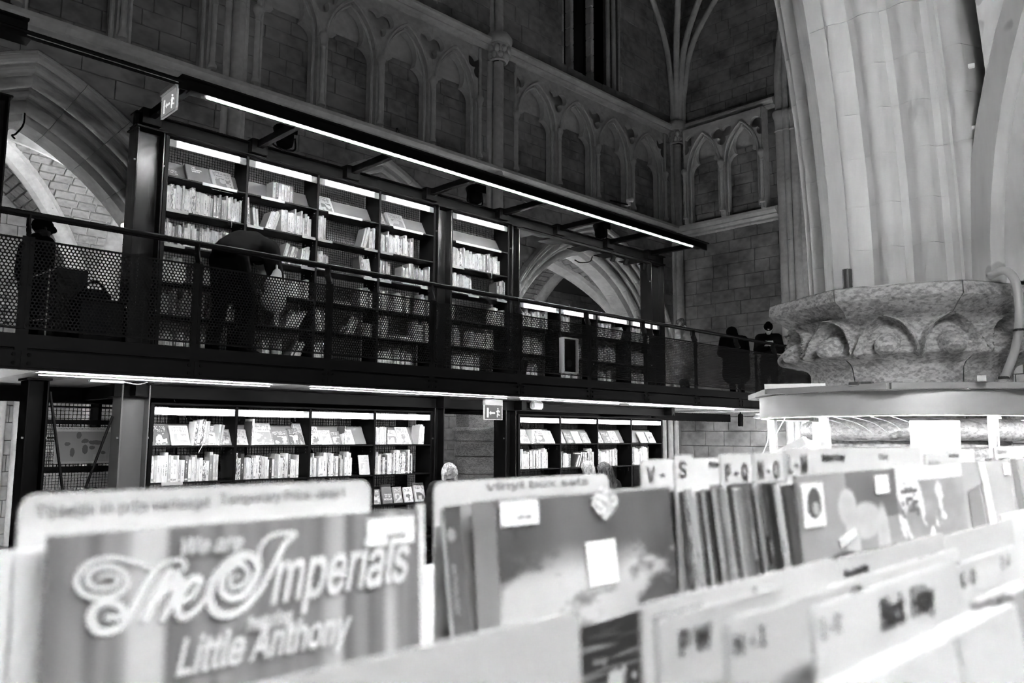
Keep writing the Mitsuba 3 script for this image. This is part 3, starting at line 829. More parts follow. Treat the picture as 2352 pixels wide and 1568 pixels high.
bc1 = bookcase('tall four-bay black bookcase on the upper gallery', UX, UB, 5.30)
bc2 = bookcase('tall one-bay black bookcase on the upper gallery right of the four-bay one', UX5, UB, 5.30)
bc3 = bookcase('long four-bay black bookcase on the lower floor left of the stone pier', UX, LB, 2.405, backs=False, lit=2.2)
bc4 = bookcase('four-bay black bookcase on the lower floor right of the stone pier', LX2, LB, 2.405, backs=False, lit=2.2)
bc5 = bookcase('low black bookcase behind the gallery railing below the right arch', LX2, [2.97, 3.36, 3.78], 4.17, slope=False)
for w, x, s in (('Economie', 3.55, .3), ('Management', 3.86, .2)):
    text(w, .03 if w == 'Economie' else .022, (x, FY + .0035, 5.214), X_, Z_, -Y_, 'white_matte', bc1, .001, True)
for x in (4.15, 4.88, 6.05):   # white label holders clipped on the shelf fronts
    pass
def label_strip(owner, a, b, z):
    part(owner, 'label_strip', box(a, b, FY - .006, FY + .003, z - .03, z + .002), 'aluminium')
for x, z, l in ((3.22, 4.5, .24), (3.22, 4.12, .22), (3.22, 3.73, .22), (4.14, 4.5, .2), (4.85, 4.5, .18), (4.85, 4.12, .18), (5.07, 4.5, .2), (5.75, 4.5, .2), (5.75, 4.12, .2), (6.0, 4.5, .2), (6.0, 4.12, .18), (6.68, 4.12, .2), (6.2, 4.87, .5), (5.2, 4.87, .5), (4.3, 4.87, .3), (3.6, 4.87, .4)):
    label_strip(bc1, x, x + l, z)
for x, z, l in ((7.24, 4.5, .22), (7.55, 4.12, .2), (8.12, 4.12, .2), (7.3, 4.87, .9)):
    label_strip(bc2, x, x + l, z)
label_strip(bc3, 3.33, 3.55, 1.60)
# deep part of the bookstack behind the lower cases: a back row of dark open shelves, cross bracing, and a back board
bk = thing('back_shelving', 'dark open steel shelving deep behind the lower bookcases', 'shelf')
for x in (2.62, 3.23, 4.16, 5.09, 6.02, 6.95, 7.8, 10.3, 11.3, 12.3):
    part(bk, 'upright', box(x - .015, x + .015, 10.2, 10.5, 0, 2.5), 'steel_black')
for z in (.5, .9, 1.3, 1.68, 2.06, 2.42):
    for a, b in ((2.62, 7.8), (10.3, 12.3)): part(bk, 'shelf', box(a, b, 10.2, 10.5, z - .016, z), 'steel_dark')
for a, b in ((2.62, 7.8), (10.3, 12.3)): part(bk, 'wire_back', wire_mesh(a, b, 10.49, .3, 2.5, .045, .007), 'steel_black', kind='stuff')
for a, b in (((3.6, 8.95, 2.5), (4.6, 8.95, 1.1)), ((5.05, 8.95, 2.3), (5.75, 8.95, 1.3)), ((8.9, 8.95, 2.5), (10.1, 8.95, .8))):
    part(bk, 'brace', bar(a, b, .03), 'steel_black')
tb = thing('ceiling_tube', 'light fitting on the ceiling behind the long lower bookcase', 'lamp')
part(tb, 'diffuser', box(7.55, 8.1, 10.7, 10.8, 2.53, 2.56), 'diffuser', emitter=emit(45.0))
part(tb, 'housing', box(7.5, 8.15, 10.68, 10.82, 2.56, 2.6), 'steel_soft')

# X-braced bay with the world map, lower left
xb = thing('cross_brace', 'pair of thin black bracing rods crossing in front of the world map', 'brace')
part(xb, 'rod', tube([(2.27, 8.62, 2.5), (2.70, 8.62, .1)], .013, 8), 'steel_dark', True)
part(xb, 'rod', tube([(2.86, 8.64, 2.28), (2.36, 8.64, .6)], .013, 8), 'steel_dark', True)
mp = thing('world_map', 'printed world map poster on the wire back behind the steel cross bracing', 'poster')
mv = box(2.575, 3.145, 9.49, 9.495, 1.78, 2.17)[0]
quad = np.array([[2.575, 9.488, 1.78], [3.145, 9.488, 1.78], [3.145, 9.488, 2.17], [2.575, 9.488, 2.17]])
put(mp, (quad, np.array([[0, 1, 2, 3]])), 'map_print', False, np.array([[0, 0], [1, 0], [1, 1], [0, 1.0]]))
part(mp, 'sheet', box(2.575, 3.145, 9.489, 9.494, 1.78, 2.17), 'paper')
text('ONTDEK DE WONDERE WERELD VAN DE NEDERLANDSE TAAL', .011, (2.6, 9.4875, 2.147), X_, Z_, -Y_, 'ink', mp, .0005, width=.52)
ws = thing('wire_screen', 'dark steel frame with wire mesh holding the world map', 'screen')
part(ws, 'frame', cat([box(2.45, 3.3, 9.5, 9.53, z, z + .05) for z in (2.2, 1.70, 1.45, .2)] + [box(x, x + .04, 9.5, 9.53, .2, 2.45) for x in (2.45, 3.26)]), 'steel_black')
part(ws, 'wire_mesh', wire_mesh(2.49, 3.26, 9.51, .2, 2.24), 'steel_black', kind='stuff')
part(ws, 'pale_panel', box(2.52, 3.2, 9.54, 9.55, 1.52, 1.68), 'aluminium')

# ---------------------------------------------------------------- the gallery deck
dk = thing('gallery_deck', 'black steel gallery deck with a deep fascia beam and lit underside', 'gallery')
PX = [-1.13, .28, 1.69, 3.10, 4.52, 5.93, 7.40, 8.82, 10.19, 11.62, 13.05, 14.46, 15.9]
part(dk, 'plate', box(-2, 17.3, 7.36, 10.6, 2.84, 2.88), 'steel_dark')
for a, b in zip(PX[:-1], PX[1:]):
    fk_ = part(dk, 'fascia', box(a + .004, b - .004, 7.30, 7.315, 2.63, 2.765), 'steel_dark')
    part(dk, 'fascia_lip', box(a + .004, b - .004, 7.29, 7.38, 2.61, 2.628, .002), 'steel_dark')
    part(dk, 'toe_plate', box(a + .004, b - .004, 7.305, 7.32, 2.785, 2.90, .002), 'steel_dark')
    bl = [move(lathe([(0, -.008), (.016, -.006), (.016, .006), (0, .008)], 6), rot(RX, 90), (x + q, 7.29, z)) for x in (a,) for q in (-.05, .06) for z in (2.66, 2.73)]
    part(fk_, 'bolts', cat(bl), 'steel_black', kind='stuff')
part(dk, 'core', box(-2, 17.3, 7.33, 7.36, 2.63, 2.84), 'steel_black')
for k in range(9):
    a = -1.0 + 1.88 * k
    if a < 16: part(dk, 'soffit_sheet', box(a + .004, a + 1.876, 7.42, 9.95 if a < 13 else 10.6, 2.622, 2.632), 'brushed')
part(dk, 'edge_beam', box(-2, 17.3, 9.96, 10.1, 2.45, 2.63), 'steel_black')
for x in (.9, 3.0, 7.0, 8.5, 12.4):
    part(dk, 'cross_beam', box(x - .05, x + .05, 8.3, 10.4, 2.48, 2.62), 'steel_black')
part(dk, 'head_beam', box(2.8, 12.45, 8.46, 8.6, 2.47, 2.60, .003), 'steel_black')
for a, b in ((1.94, 4.09), (4.58, 7.57), (7.86, 10.04), (10.33, 13.55)):
    part(dk, 'light_strip', box(a, b, 7.72, 7.742, 2.598, 2.606), 'diffuser', label='glowing white linear light', emitter=emit(L_UNDER))
for x, z in ((3.0, 8.32), (8.42, 8.3)):
    pass
em = thing('emergency_light', 'small flat emergency light hanging under the deck at the left light strip', 'lamp')
part(em, 'housing', box(2.42, 2.72, 7.95, 8.02, 2.575, 2.60, .005), 'aluminium')
part(em, 'cable', tube(spline([(2.72, 7.98, 2.59), (2.85, 7.98, 2.575), (2.95, 8.0, 2.6)]), .005, 6), 'white_paint')
bx = thing('junction_box', 'crumpled pale wrapper on the deck underside beside the lower exit sign', 'box')
part(bx, 'wrap', box(8.75, 9.0, 8.35, 8.45, 2.5, 2.62, .03), 'paper')
for i, (x, y, l) in enumerate(((13.35, 9.4, 'black cylinder spotlight under the deck right of the lower bookcase'), (15.35, 8.6, 'black cylinder spotlight hanging at the right end of the deck light strip'))):
    t = thing('ceiling_spotlight', l, 'spotlight')
    part(t, 'head', move(lathe([(0, -.13), (.05, -.13), (.055, -.1), (.055, .1), (.04, .13), (0, .13)], 14), rot(RY, 14 if i == 0 else 3), (x, y, 2.45)), 'steel_black', 40)
    part(t, 'stem', tube([(x, y, 2.56), (x, y, 2.62)], .012, 6), 'steel_black')
sd = thing('smoke_detector', 'small round white and black ceiling sensor at the end of the deck underside', 'sensor')
part(sd, 'base', lathe([(0, 2.6), (.07, 2.6), (.05, 2.56), (.11, 2.52), (.11, 2.5), (0, 2.48)], 16, (15.9, 8.5, 0)), 'white_paint', 40)

# perforated railing: every round hole is cut through the sheet
def perforated(x0, x1, z0, z1, y, p=.0305, r=.0117, th=.003):
    """sheet with a staggered pattern of six-sided holes: quads between each hole and its six-sided cell"""
    dz = p * math.sqrt(3) / 2
    rows = int((z1 - z0 - .02) // dz); cols = int((x1 - x0 - .02) // p)
    zs = z0 + ((z1 - z0) - (rows - 1) * dz) / 2; xs = x0 + ((x1 - x0) - (cols - .5) * p) / 2
    a = np.radians(np.arange(6) * 60 + 30)
    cell = np.stack([np.cos(a), np.sin(a)], 1)
    C = np.array([(xs + i * p + (p / 2 if j % 2 else 0), zs + j * dz) for j in range(rows) for i in range(cols)])
    ro = p / math.sqrt(3)
    out = C[:, None] + cell * ro; inn = C[:, None] + cell * r
    n = len(C)
    def layer(P, yy): return np.concatenate([P[..., :1], np.full(P[..., :1].shape, yy), P[..., 1:]], -1).reshape(-1, 3)
    V = np.vstack([layer(out, y), layer(inn, y), layer(inn, y + th)])
    k = np.arange(n)[:, None] * 6; j = np.arange(6)[None]; j2 = (j + 1) % 6
    N = n * 6
    F = np.vstack([np.stack([k + j, k + j2, N + k + j2, N + k + j], -1).reshape(-1, 4), np.stack([N + k + j, N + k + j2, 2 * N + k + j2, 2 * N + k + j], -1).reshape(-1, 4)])
    hx0, hx1 = C[:, 0].min() - p / 2, C[:, 0].max() + p / 2; hz0, hz1 = C[:, 1].min() - dz * .66, C[:, 1].max() + dz * .66
    fr = [box(x0, hx0 + .004, y, y + th, z0, z1), box(hx1 - .004, x1, y, y + th, z0, z1), box(x0, x1, y, y + th, z0, hz0 + .002), box(x0, x1, y, y + th, hz1 - .002, z1)]
    return cat([(V, F), *fr])

rl = thing('gallery_railing', 'black steel railing of perforated panels along the upper gallery edge', 'railing')
for a, b in zip(PX[:-1], PX[1:]):
    if b < 1 or a > 15.9: continue
    part(rl, 'perforated_panel', perforated(max(a, .2) + .01, b - .01, 2.945, 3.68, 7.30), 'steel_dark')
    for z in (3.668, 2.938): part(rl, 'panel_rim', box(max(a, .2) + .01, b - .01, 7.296, 7.312, z, z + .014), 'steel_dark')
for x in PX[1:]:
    m = [box(x - .045, x + .045, 7.305, 7.32, 2.62, 3.70, .002),
         bar((x, 7.312, 3.69), (x, 7.36, 3.80), .09, .014, X_), bar((x, 7.36, 3.80), (x, 7.36, 3.885), .09, .014, X_)]
    pk_ = part(rl, 'post', cat(m), 'steel_dark')
    bl = [move(lathe([(0, -.006), (.012, -.004), (.012, .004), (0, .006)], 8), rot(RX, 90), (x + q, 7.292, z)) for q in (-.03, .03) for z in (2.97, 3.3, 3.63)]
    part(pk_, 'bolts', cat(bl), 'steel_soft', kind='stuff')
part(rl, 'handrail', tube([(-.6, 7.35, 3.90), (15.8, 7.35, 3.90)], .021, 10), 'steel_dark', True)
part(rl, 'handrail', cat([box(-.6, 15.8, 7.335, 7.365, 3.865, 3.878)]), 'steel_black')
# return of the railing across the end of the gallery
for a, b in ((7.3, 8.55),):
    v, f = perforated(a + .05, b, 2.945, 3.68, 0)
    part(rl, 'perforated_panel', (np.stack([np.full(len(v), 15.92) + v[:, 1], v[:, 0], v[:, 2]], 1), f), 'steel_dark')
    part(rl, 'post', box(15.88, 15.96, 8.5, 8.52, 2.88, 3.9), 'steel_dark')
    part(rl, 'handrail', tube([(15.8, 7.35, 3.9), (15.92, 8.55, 3.9)], .021, 10), 'steel_dark', True)

fb = thing('loudspeaker', 'upright black loudspeaker box with a pale rim fixed on the railing panel', 'speaker')
part(fb, 'rim', cat([box(8.15, 8.165, 7.2, 7.29, 2.965, 3.445), box(8.44, 8.455, 7.2, 7.29, 2.965, 3.445), box(8.15, 8.455, 7.2, 7.29, 3.432, 3.447), box(8.15, 8.455, 7.2, 7.29, 2.963, 2.975)]), 'aluminium')
part(fb, 'front', box(8.165, 8.44, 7.24, 7.28, 2.975, 3.432), 'steel_black')
part(fb, 'cone', move(lathe([(.06, 0), (.05, .012), (.02, .004), (0, .008)], 20), rot(RX, 90), (8.3, 7.24, 3.1)), 'steel_soft', True)

# things standing on the deck, dark behind the railing
cb = thing('cabinet', 'tall dark cabinet standing on the deck behind the left railing panels', 'cabinet')
part(cb, 'body', box(2.32, 2.62, 8.9, 9.4, 2.88, 3.78, .005), 'steel_black')
part(cb, 'door', box(2.33, 2.61, 8.885, 8.9, 2.92, 3.74, .003), 'steel_soft')
cc = thing('counter', 'low dark counter on the deck left of the upper bookcase', 'counter')
part(cc, 'body', box(2.45, 2.86, 8.5, 8.85, 2.88, 3.42, .005), 'steel_black')
part(cc, 'worktop', box(2.43, 2.88, 8.48, 8.87, 3.42, 3.44, .003), 'steel_soft')
bg = thing('bag', 'dark bag with a looped handle lying on the low counter behind the railing', 'bag')
part(bg, 'body', move(trimesh.creation.icosphere(2, 1.0), np.diag([.16, .12, .07]), (2.62, 8.66, 3.49)), 'black_cloth', True)
part(bg, 'handle', tube(spline([(2.5, 8.62, 3.5), (2.54, 8.62, 3.6), (2.64, 8.62, 3.62), (2.74, 8.62, 3.5)]), .012, 8), 'black_cloth', True)
st = thing('stair_rail', 'thin steel stair rails behind the left railing panels', 'railing')
for a, b in (((1.75, 8.9, 3.45), (2.3, 8.9, 3.75)), ((1.75, 8.9, 3.12), (2.3, 8.9, 3.25)), ((1.9, 8.9, 2.9), (1.9, 8.9, 3.5)), ((2.06, 8.9, 2.9), (2.06, 8.9, 3.6)), ((2.26, 8.9, 2.9), (2.26, 8.9, 3.75)), ((2.1, 8.9, 2.92), (2.27, 8.9, 2.98))):
    part(st, 'rail', tube([a, b], .008, 6), 'steel_bright')
bn = thing('waste_bin', 'dark open box standing on the deck in front of the one-bay bookcase', 'bin')
part(bn, 'body', lathe([(.15, 2.88), (.19, 3.18), (.175, 3.18), (.14, 2.9), (0, 2.9)], 4, (8.05, 8.05, 0), PI / 4, 2 * PI + PI / 4), 'steel_black')

# exit signs
def running_man(o, u, v, w, s, owner):
    P = lambda a: [np.asarray(o) + u * x * s + v * y * s + w * .0015 for x, y in a]
    ms = [tube(P(a), r * s, 6) for a, r in ((((.62, .62), (.72, .82)), .07), (((.72, .82), (.66, .45)), .07), (((.66, .45), (.82, .28), (1.0, .28)), .045), (((.66, .45), (.58, .25), (.6, .02)), .045), (((.73, .8), (.9, .72), (.96, .58)), .035), (((.7, .8), (.54, .7), (.46, .62)), .035))]
    c = np.asarray(o) + u * .68 * s + v * .98 * s + w * .0015
    sp = trimesh.creation.icosphere(1, .085 * s)
    ms.append((sp.vertices + c, sp.faces))
    part(owner, 'running_man', cat(ms), 'white_matte', emitter=emit(.7))
    arrow = sg.Polygon([(-.6, .5), (-.35, .72), (-.35, .58), (.25, .58), (.25, .42), (-.35, .42), (-.35, .28)])
    part(owner, 'arrow', on_plane(extr(affinity.scale(arrow, s, s, origin=(0, 0)), .002), np.asarray(o) + u * 0, u, v, w), 'white_matte', emitter=emit(.7))
    part(owner, 'door_mark', on_plane(extr(affinity.scale(sg.box(-.95, 0, -.72, 1.05), s, s, origin=(0, 0)), .002), np.asarray(o), u, v, w), 'white_matte', emitter=emit(.7))
ex = thing('exit_sign', 'lit exit sign with arrow and running man hanging under the deck by the stone pier', 'sign')
scene['sign_glow'] = {'type': 'twosided', 'b': {'type': 'principled', 'base_color': {'type': 'rgb', 'value': [.012] * 3}, 'roughness': .5, 'specular': .1}}
part(ex, 'housing', box(7.49, 7.83, 8.06, 8.12, 2.515, 2.60, .006), 'board_grey')
part(ex, 'panel', box(7.49, 7.83, 8.08, 8.094, 2.325, 2.515, .003), 'sign_glow', emitter=emit(.12))
part(ex, 'rim', cat([box(7.485, 7.835, 8.075, 8.098, 2.318, 2.326), box(7.485, 7.493, 8.075, 8.098, 2.32, 2.52), box(7.828, 7.835, 8.075, 8.098, 2.32, 2.52)]), 'white_paint')
running_man(np.array([7.66, 8.0795, 2.35]), X_, Z_, -Y_, .125, ex)
e2 = thing('exit_sign', 'exit sign seen edge-on hanging from the left end of the canopy beam', 'sign')
u2 = Y_
ox = 2.86
part(e2, 'housing', box(ox - .03, ox + .03, 7.42, 7.80, 5.40, 5.46, .006), 'light_grey')
part(e2, 'panel', box(ox - .007, ox + .007, 7.43, 7.79, 5.18, 5.40, .003), 'sign_glow', emitter=emit(.22))
part(e2, 'rim', cat([box(ox - .011, ox + .011, 7.425, 7.795, 5.172, 5.18), box(ox - .011, ox + .011, 7.425, 7.433, 5.175, 5.41), box(ox - .011, ox + .011, 7.787, 7.795, 5.175, 5.41)]), 'white_paint')
running_man(np.array([ox - .0085, 7.61, 5.21]), -Y_, Z_, -X_, .13, e2)

# security camera on an arm at the lower string course
sc_ = thing('security_camera', 'small white security camera on an arm at the string course below the right blind arches', 'camera')
part(sc_, 'arm', bar((14.0, 10.95, 7.42), (15.0, 11.2, 7.58), .03), 'steel_black')
part(sc_, 'body', move(lathe([(0, -.09), (.045, -.09), (.05, .06), (.06, .09), (0, .09)], 12), rot(RY, 70), (15.0, 11.15, 7.68)), 'white_paint', 40)
part(sc_, 'mount', box(14.97, 15.05, 11.15, 11.3, 7.56, 7.62, .01), 'white_paint')
pg = thing('peg', 'short black rod sticking out of the string course above the light beam', 'peg')
put(pg, bar((8.05, 11.0, 7.44), (8.25, 11.28, 7.52), .03), 'steel_black')
hk = thing('cable_hook', 'thin black hook and ring hanging from the soffit of the left arch', 'hook')
put(hk, tube(spline([(2.60, 11.95, 6.40), (2.58, 11.9, 6.2), (2.5, 11.9, 6.05), (2.46, 11.9, 6.02), (2.5, 11.9, 5.98)]), .012, 6), 'steel_black', True)
hk2 = thing('cable_hook', 'curved wire hanging from the crown of the right arch', 'hook')
put(hk2, tube(spline([(14.5, 11.9, 6.35), (14.35, 11.85, 6.2), (14.0, 11.85, 6.12), (13.8, 11.85, 6.15)]), .012, 6), 'steel_soft', True)
cd = thing('conduit_pipe', 'grey conduit with a small box on the brick wall seen through the right arch', 'pipe')
part(cd, 'pipe', tube(spline([(19.75, 17.5, 3.2), (19.75, 17.5, 5.5), (19.85, 17.5, 5.65), (20.1, 17.5, 5.8), (20.1, 17.5, 6.5)]), .03, 8), 'light_grey', True)
part(cd, 'box', box(19.62, 19.88, 17.42, 17.56, 5.35, 5.55, .01), 'light_grey')

# ---------------------------------------------------------------- lamps of the hall
al = thing('aisle_spotlight', 'bright bare spotlight at the foot of the left vault rib', 'lamp')
part(al, 'bulb', move(trimesh.creation.icosphere(2, .04), None, (3.965, 12.02, 5.105)), 'diffuser', True, emitter=emit(L_AISLE))
part(al, 'bracket', tube([(3.98, 12.02, 5.1), (4.3, 12.02, 5.06)], .012, 6), 'steel_black')
scene['aisle_spotlight_beam'] = {'type': 'spot', 'to_world': T().look_at(origin=[4.25, 13.0, 5.36], target=[4.1, 15.5, 6.3], up=[0, 0, 1]), 'cutoff_angle': 74.0, 'beam_width': 40.0, 'intensity': {'type': 'rgb', 'value': [40.0 / 2 ** exposure] * 3}}
t = thing('ceiling_tube', 'round lamp under the deck beside the stone pier behind the right lower bookcase', 'lamp')
part(t, 'bulb', move(trimesh.creation.icosphere(1, .06), None, (10.2, 10.45, 1.9)), 'diffuser', True, emitter=emit(70.0))
part(t, 'stem', tube([(10.2, 10.45, 1.95), (10.2, 10.45, 2.62)], .01, 6), 'steel_soft')
t = thing('aisle_spotlight', 'spotlight behind the low bookcase aimed at the vault beyond the right arch', 'lamp')
part(t, 'head', lathe([(0, 3.1), (.05, 3.1), (.06, 3.26), (.05, 3.26), (.04, 3.14), (0, 3.14)], 12, (13.0, 13.2, 0)), 'steel_black', 40)
part(t, 'stand', lathe([(.1, 0), (.1, .02), (.012, .03), (.012, 3.1), (0, 3.1)], 10, (13.0, 13.2, 0)), 'steel_black', 40)
scene['aisle_spotlight_001_beam'] = {'type': 'spot', 'to_world': T().look_at(origin=[13.0, 13.2, 3.3], target=[15.0, 16.0, 6.5], up=[0, 1, 0]), 'cutoff_angle': 70.0, 'beam_width': 45.0, 'intensity': {'type': 'rgb', 'value': [14.0 / 2 ** exposure] * 3}}
# ================================================================ books, one by one
def rand_of(i, y, z):
    h = ((i + 1000000) * 374761393 + (y + 1000000) * 668265263 + (z + 1000000) * 2147483647) & 0xFFFFFFFF
    h = ((h ^ (h >> 13)) * 1274126177) & 0xFFFFFFFF
    return ((h ^ (h >> 16)) & 0xFFFFFF) / 16777215.0

def book_mesh(i, t, h, d):
    """spine on the front (y = 0), covers left and right, pages on top, below and behind"""
    v, uv, f = [], [], []
    def face(pts, uvs):
        k = len(v); v.extend(pts); uv.extend(uvs); f.append([k, k + 1, k + 2, k + 3])
    b = .0025 if t > .012 else .001
    e = 1e-3
    S = [(i + e, 0), (i + 1 - e, 0), (i + 1 - e, 1), (i + e, 1)]
    face([(b, 0, 0), (t - b, 0, 0), (t - b, 0, h), (b, 0, h)], S)
    C = [(i + .02, .01), (i + .12, .01), (i + .12, .05), (i + .02, .05)]
    face([(0, d, 0), (0, b, 0), (0, b, h), (0, d, h)], C)
    face([(0, b, 0), (b, 0, 0), (b, 0, h), (0, b, h)], C)
    face([(t - b, 0, 0), (t, b, 0), (t, b, h), (t - b, 0, h)], C)
    face([(t, b, 0), (t, d, 0), (t, d, h), (t, b, h)], C)
    P = [(i + .5, -1.0)] * 4
    q = h - .003
    face([(0, b, q), (t, b, q), (t, d, q), (0, d, q)], P)
    face([(t, d, 0), (0, d, 0), (0, d, h), (t, d, h)], P)
    face([(0, d, 0), (t, d, 0), (t, b, 0), (0, b, 0)], P)
    return np.array(v, float), np.array(f), np.array(uv, float)

def cover_mesh(i, w, h, t):
    """a book seen face-out: front cover at y = 0"""
    v, uv, f = [], [], []
    def face(pts, uvs):
        k = len(v); v.extend(pts); uv.extend(uvs); f.append([k, k + 1, k + 2, k + 3])
    e = 1e-3
    face([(0, 0, 0), (w, 0, 0), (w, 0, h), (0, 0, h)], [(i + e, 0), (i + 1 - e, 0), (i + 1 - e, 1), (i + e, 1)])
    P, C = [(i + .5, -1.0)] * 4, [(i + .02, .62)] * 4
    face([(0, t, 0), (0, 0, 0), (0, 0, h), (0, t, h)], C)
    face([(w, 0, 0), (w, t, 0), (w, t, h), (w, 0, h)], P)
    face([(0, 0, h), (w, 0, h), (w, t, h), (0, t, h)], P)
    face([(w, t, 0), (0, t, 0), (0, t, h), (w, t, h)], C)
    face([(0, t, 0), (w, t, 0), (w, 0, 0), (0, 0, 0)], P)
    return np.array(v, float), np.array(f), np.array(uv, float)

BOOKS = []                   # (priority, mesh parts, kind, tone, shelf phrase)
_bid = [10]
def nid():
    _bid[0] += 1
    return _bid[0]

def upright(x0, x1, z, hh, where, w=1.0, hv=.05, seed=0, tmin=.014, tmax=.042, y=FY + .035):
    r = random.Random(int(x0 * 1000) + int(z * 77) + seed)
    x = x0
    while x < x1 - .01:
        t = min(r.uniform(tmin, tmax), x1 - x)
        h = max(.12, hh + r.uniform(-hv, hv) * (1 if r.random() < .8 else .5)); d = r.uniform(.13, .19)
        i = nid(); m = book_mesh(i, t - .0006, h, d)
        BOOKS.append((t * h * w, m, np.eye(3), (x, y + r.uniform(0, .012), z), 'book', i, where))
        x += t

def leaning(x0, n, z, hh, ang, where, w=1.0, seed=0, tmin=.014, tmax=.036):
    """n books leaning by ang degrees: positive = tops to the right"""
    r = random.Random(int(x0 * 1000) + int(z * 77) + seed + 5)
    x = x0
    for k in range(n):
        t, h = r.uniform(tmin, tmax), hh + r.uniform(-.03, .03)
        a = ang + r.uniform(-2, 2)
        i = nid(); v, f, uv = book_mesh(i, t, h, r.uniform(.13, .19))
        R = rot(RY, a)
        off = np.array([x, FY + .04, z])
        vv = v @ R.T
        off[2] -= vv[:, 2].min()
        BOOKS.append((t * h * w, (v, f, uv), R, off, 'book', i, where))
        x += t / math.cos(math.radians(a))

def faceout(x, w_, h, z, where, t=.02, wgt=1.0, tilt=30, y=FY + .06, kind='cover'):
    i = nid(); m = cover_mesh(i, w_, h, t)
    BOOKS.append((w_ * h * wgt, m, rot(RX, -tilt), (x, y, z + .004), kind, i, where))
    return i

def flat(x0, n, z, where, w=1.0, l=.2):
    r = random.Random(int(x0 * 900)); zz = z
    for k in range(n):
        i = nid(); t = r.uniform(.015, .03); v, f, uv = book_mesh(i, t, l, .15)
        BOOKS.append((t * l * w, (v, f, uv), rot(RY, 90), (x0, FY + .05, zz + t), 'book', i, where)); zz += t

SH = {5: 'top', 4: 'second', 3: 'third', 2: 'fourth', 1: 'fifth', 0: 'bottom'}
BAY = ['first', 'second', 'third', 'fourth']
def wu(b, r): return f'{SH[r]} shelf, {BAY[b]} bay of the four-bay upper bookcase'
def w5(r): return f'{SH[r]} shelf of the one-bay upper bookcase'
def wl(b, r): return f'{SH[r]} shelf, {BAY[b]} bay, lower bookcase left of the pier'
def wr(b, r): return f'{SH[r]} shelf, {BAY[b]} bay, lower bookcase right of the pier'
def bx_(b): return UX[b] + .022, UX[b + 1] - UX[b] - .04
V = .35
TX = {}
# upper bay 1
a, l = bx_(0)
upright(a, a + .98 * l, 4.50, .27, wu(0, 4)); upright(a, a + .93 * l, 4.12, .24, wu(0, 3))
upright(a, a + .3 * l, 3.73, .22, wu(0, 2), .6); upright(a + .45 * l, a + .66 * l, 3.73, .2, wu(0, 2), .6)
upright(a, a + .2 * l, 3.36, .25, wu(0, 1), V); upright(a + .27 * l, a + .55 * l, 3.36, .24, wu(0, 1), V); upright(a + .66 * l, a + .95 * l, 3.36, .15, wu(0, 1), V)
upright(a, a + .62 * l, 2.97, .21, wu(0, 0), V)
faceout(a, .15, .13, 4.87, wu(0, 5), .012); TX[faceout(a + .28 * l, .26, .26, 4.87, wu(0, 5), .02, kind='plain')] = [('Het', .022, .06, .215, 'paper'), ('hoogste', .022, .06, .185, 'paper'), ('woord', .022, .06, .155, 'paper')]; faceout(a + .6 * l, .25, .27, 4.87, wu(0, 5), .05)
# bay 2
a, l = bx_(1)
leaning(a + .01, 2, 4.50, .31, -4, wu(1, 4)); leaning(a + .1, 2, 4.50, .21, -6, wu(1, 4), tmin=.03)
leaning(a + .27 * l, 4, 4.50, .24, 18, wu(1, 4), tmin=.03); upright(a + .5 * l, a + .96 * l, 4.50, .27, wu(1, 4))
upright(a, a + .1 * l, 4.12, .2, wu(1, 3)); upright(a + .3 * l, a + .4 * l, 4.12, .2, wu(1, 3)); leaning(a + .52 * l, 6, 4.12, .24, 14, wu(1, 3)); leaning(a + .8 * l, 5, 4.12, .24, 8, wu(1, 3))
upright(a + .4 * l, a + .62 * l, 3.73, .24, wu(1, 2), .6); upright(a + .64 * l, a + .95 * l, 3.73, .2, wu(1, 2), .6)
leaning(a + .46 * l, 2, 3.36, .25, -6, wu(1, 1), V); leaning(a + .56 * l, 8, 3.36, .23, 32, wu(1, 1), V)
upright(a + .3 * l, a + .4 * l, 2.97, .22, wu(1, 0), V); upright(a + .52 * l, a + .58 * l, 2.97, .24, wu(1, 0), V); leaning(a + .66 * l, 6, 2.97, .24, 22, wu(1, 0), V)
# bay 3
a, l = bx_(2)
faceout(a + .01, .25, .27, 4.87, wu(2, 5), .02)
upright(a, a + .14 * l, 4.50, .28, wu(2, 4)); leaning(a + .72 * l, 3, 4.50, .28, 14, wu(2, 4)); upright(a + .87 * l, a + .98 * l, 4.50, .25, wu(2, 4))
upright(a, a + .2 * l, 4.12, .2, wu(2, 3)); leaning(a + .74 * l, 5, 4.12, .27, -10, wu(2, 3), tmin=.03)
upright(a + .7 * l, a + .95 * l, 3.73, .22, wu(2, 2), .6); flat(a + .3 * l, 2, 3.73, wu(2, 2), .8, .26)
leaning(a + .02, 5, 3.36, .25, -4, wu(2, 1), V, tmin=.03); leaning(a + .5 * l, 4, 3.36, .23, 26, wu(2, 1), V); upright(a + .85 * l, a + .97 * l, 3.36, .2, wu(2, 1), V)
upright(a, a + .3 * l, 2.97, .22, wu(2, 0), V)
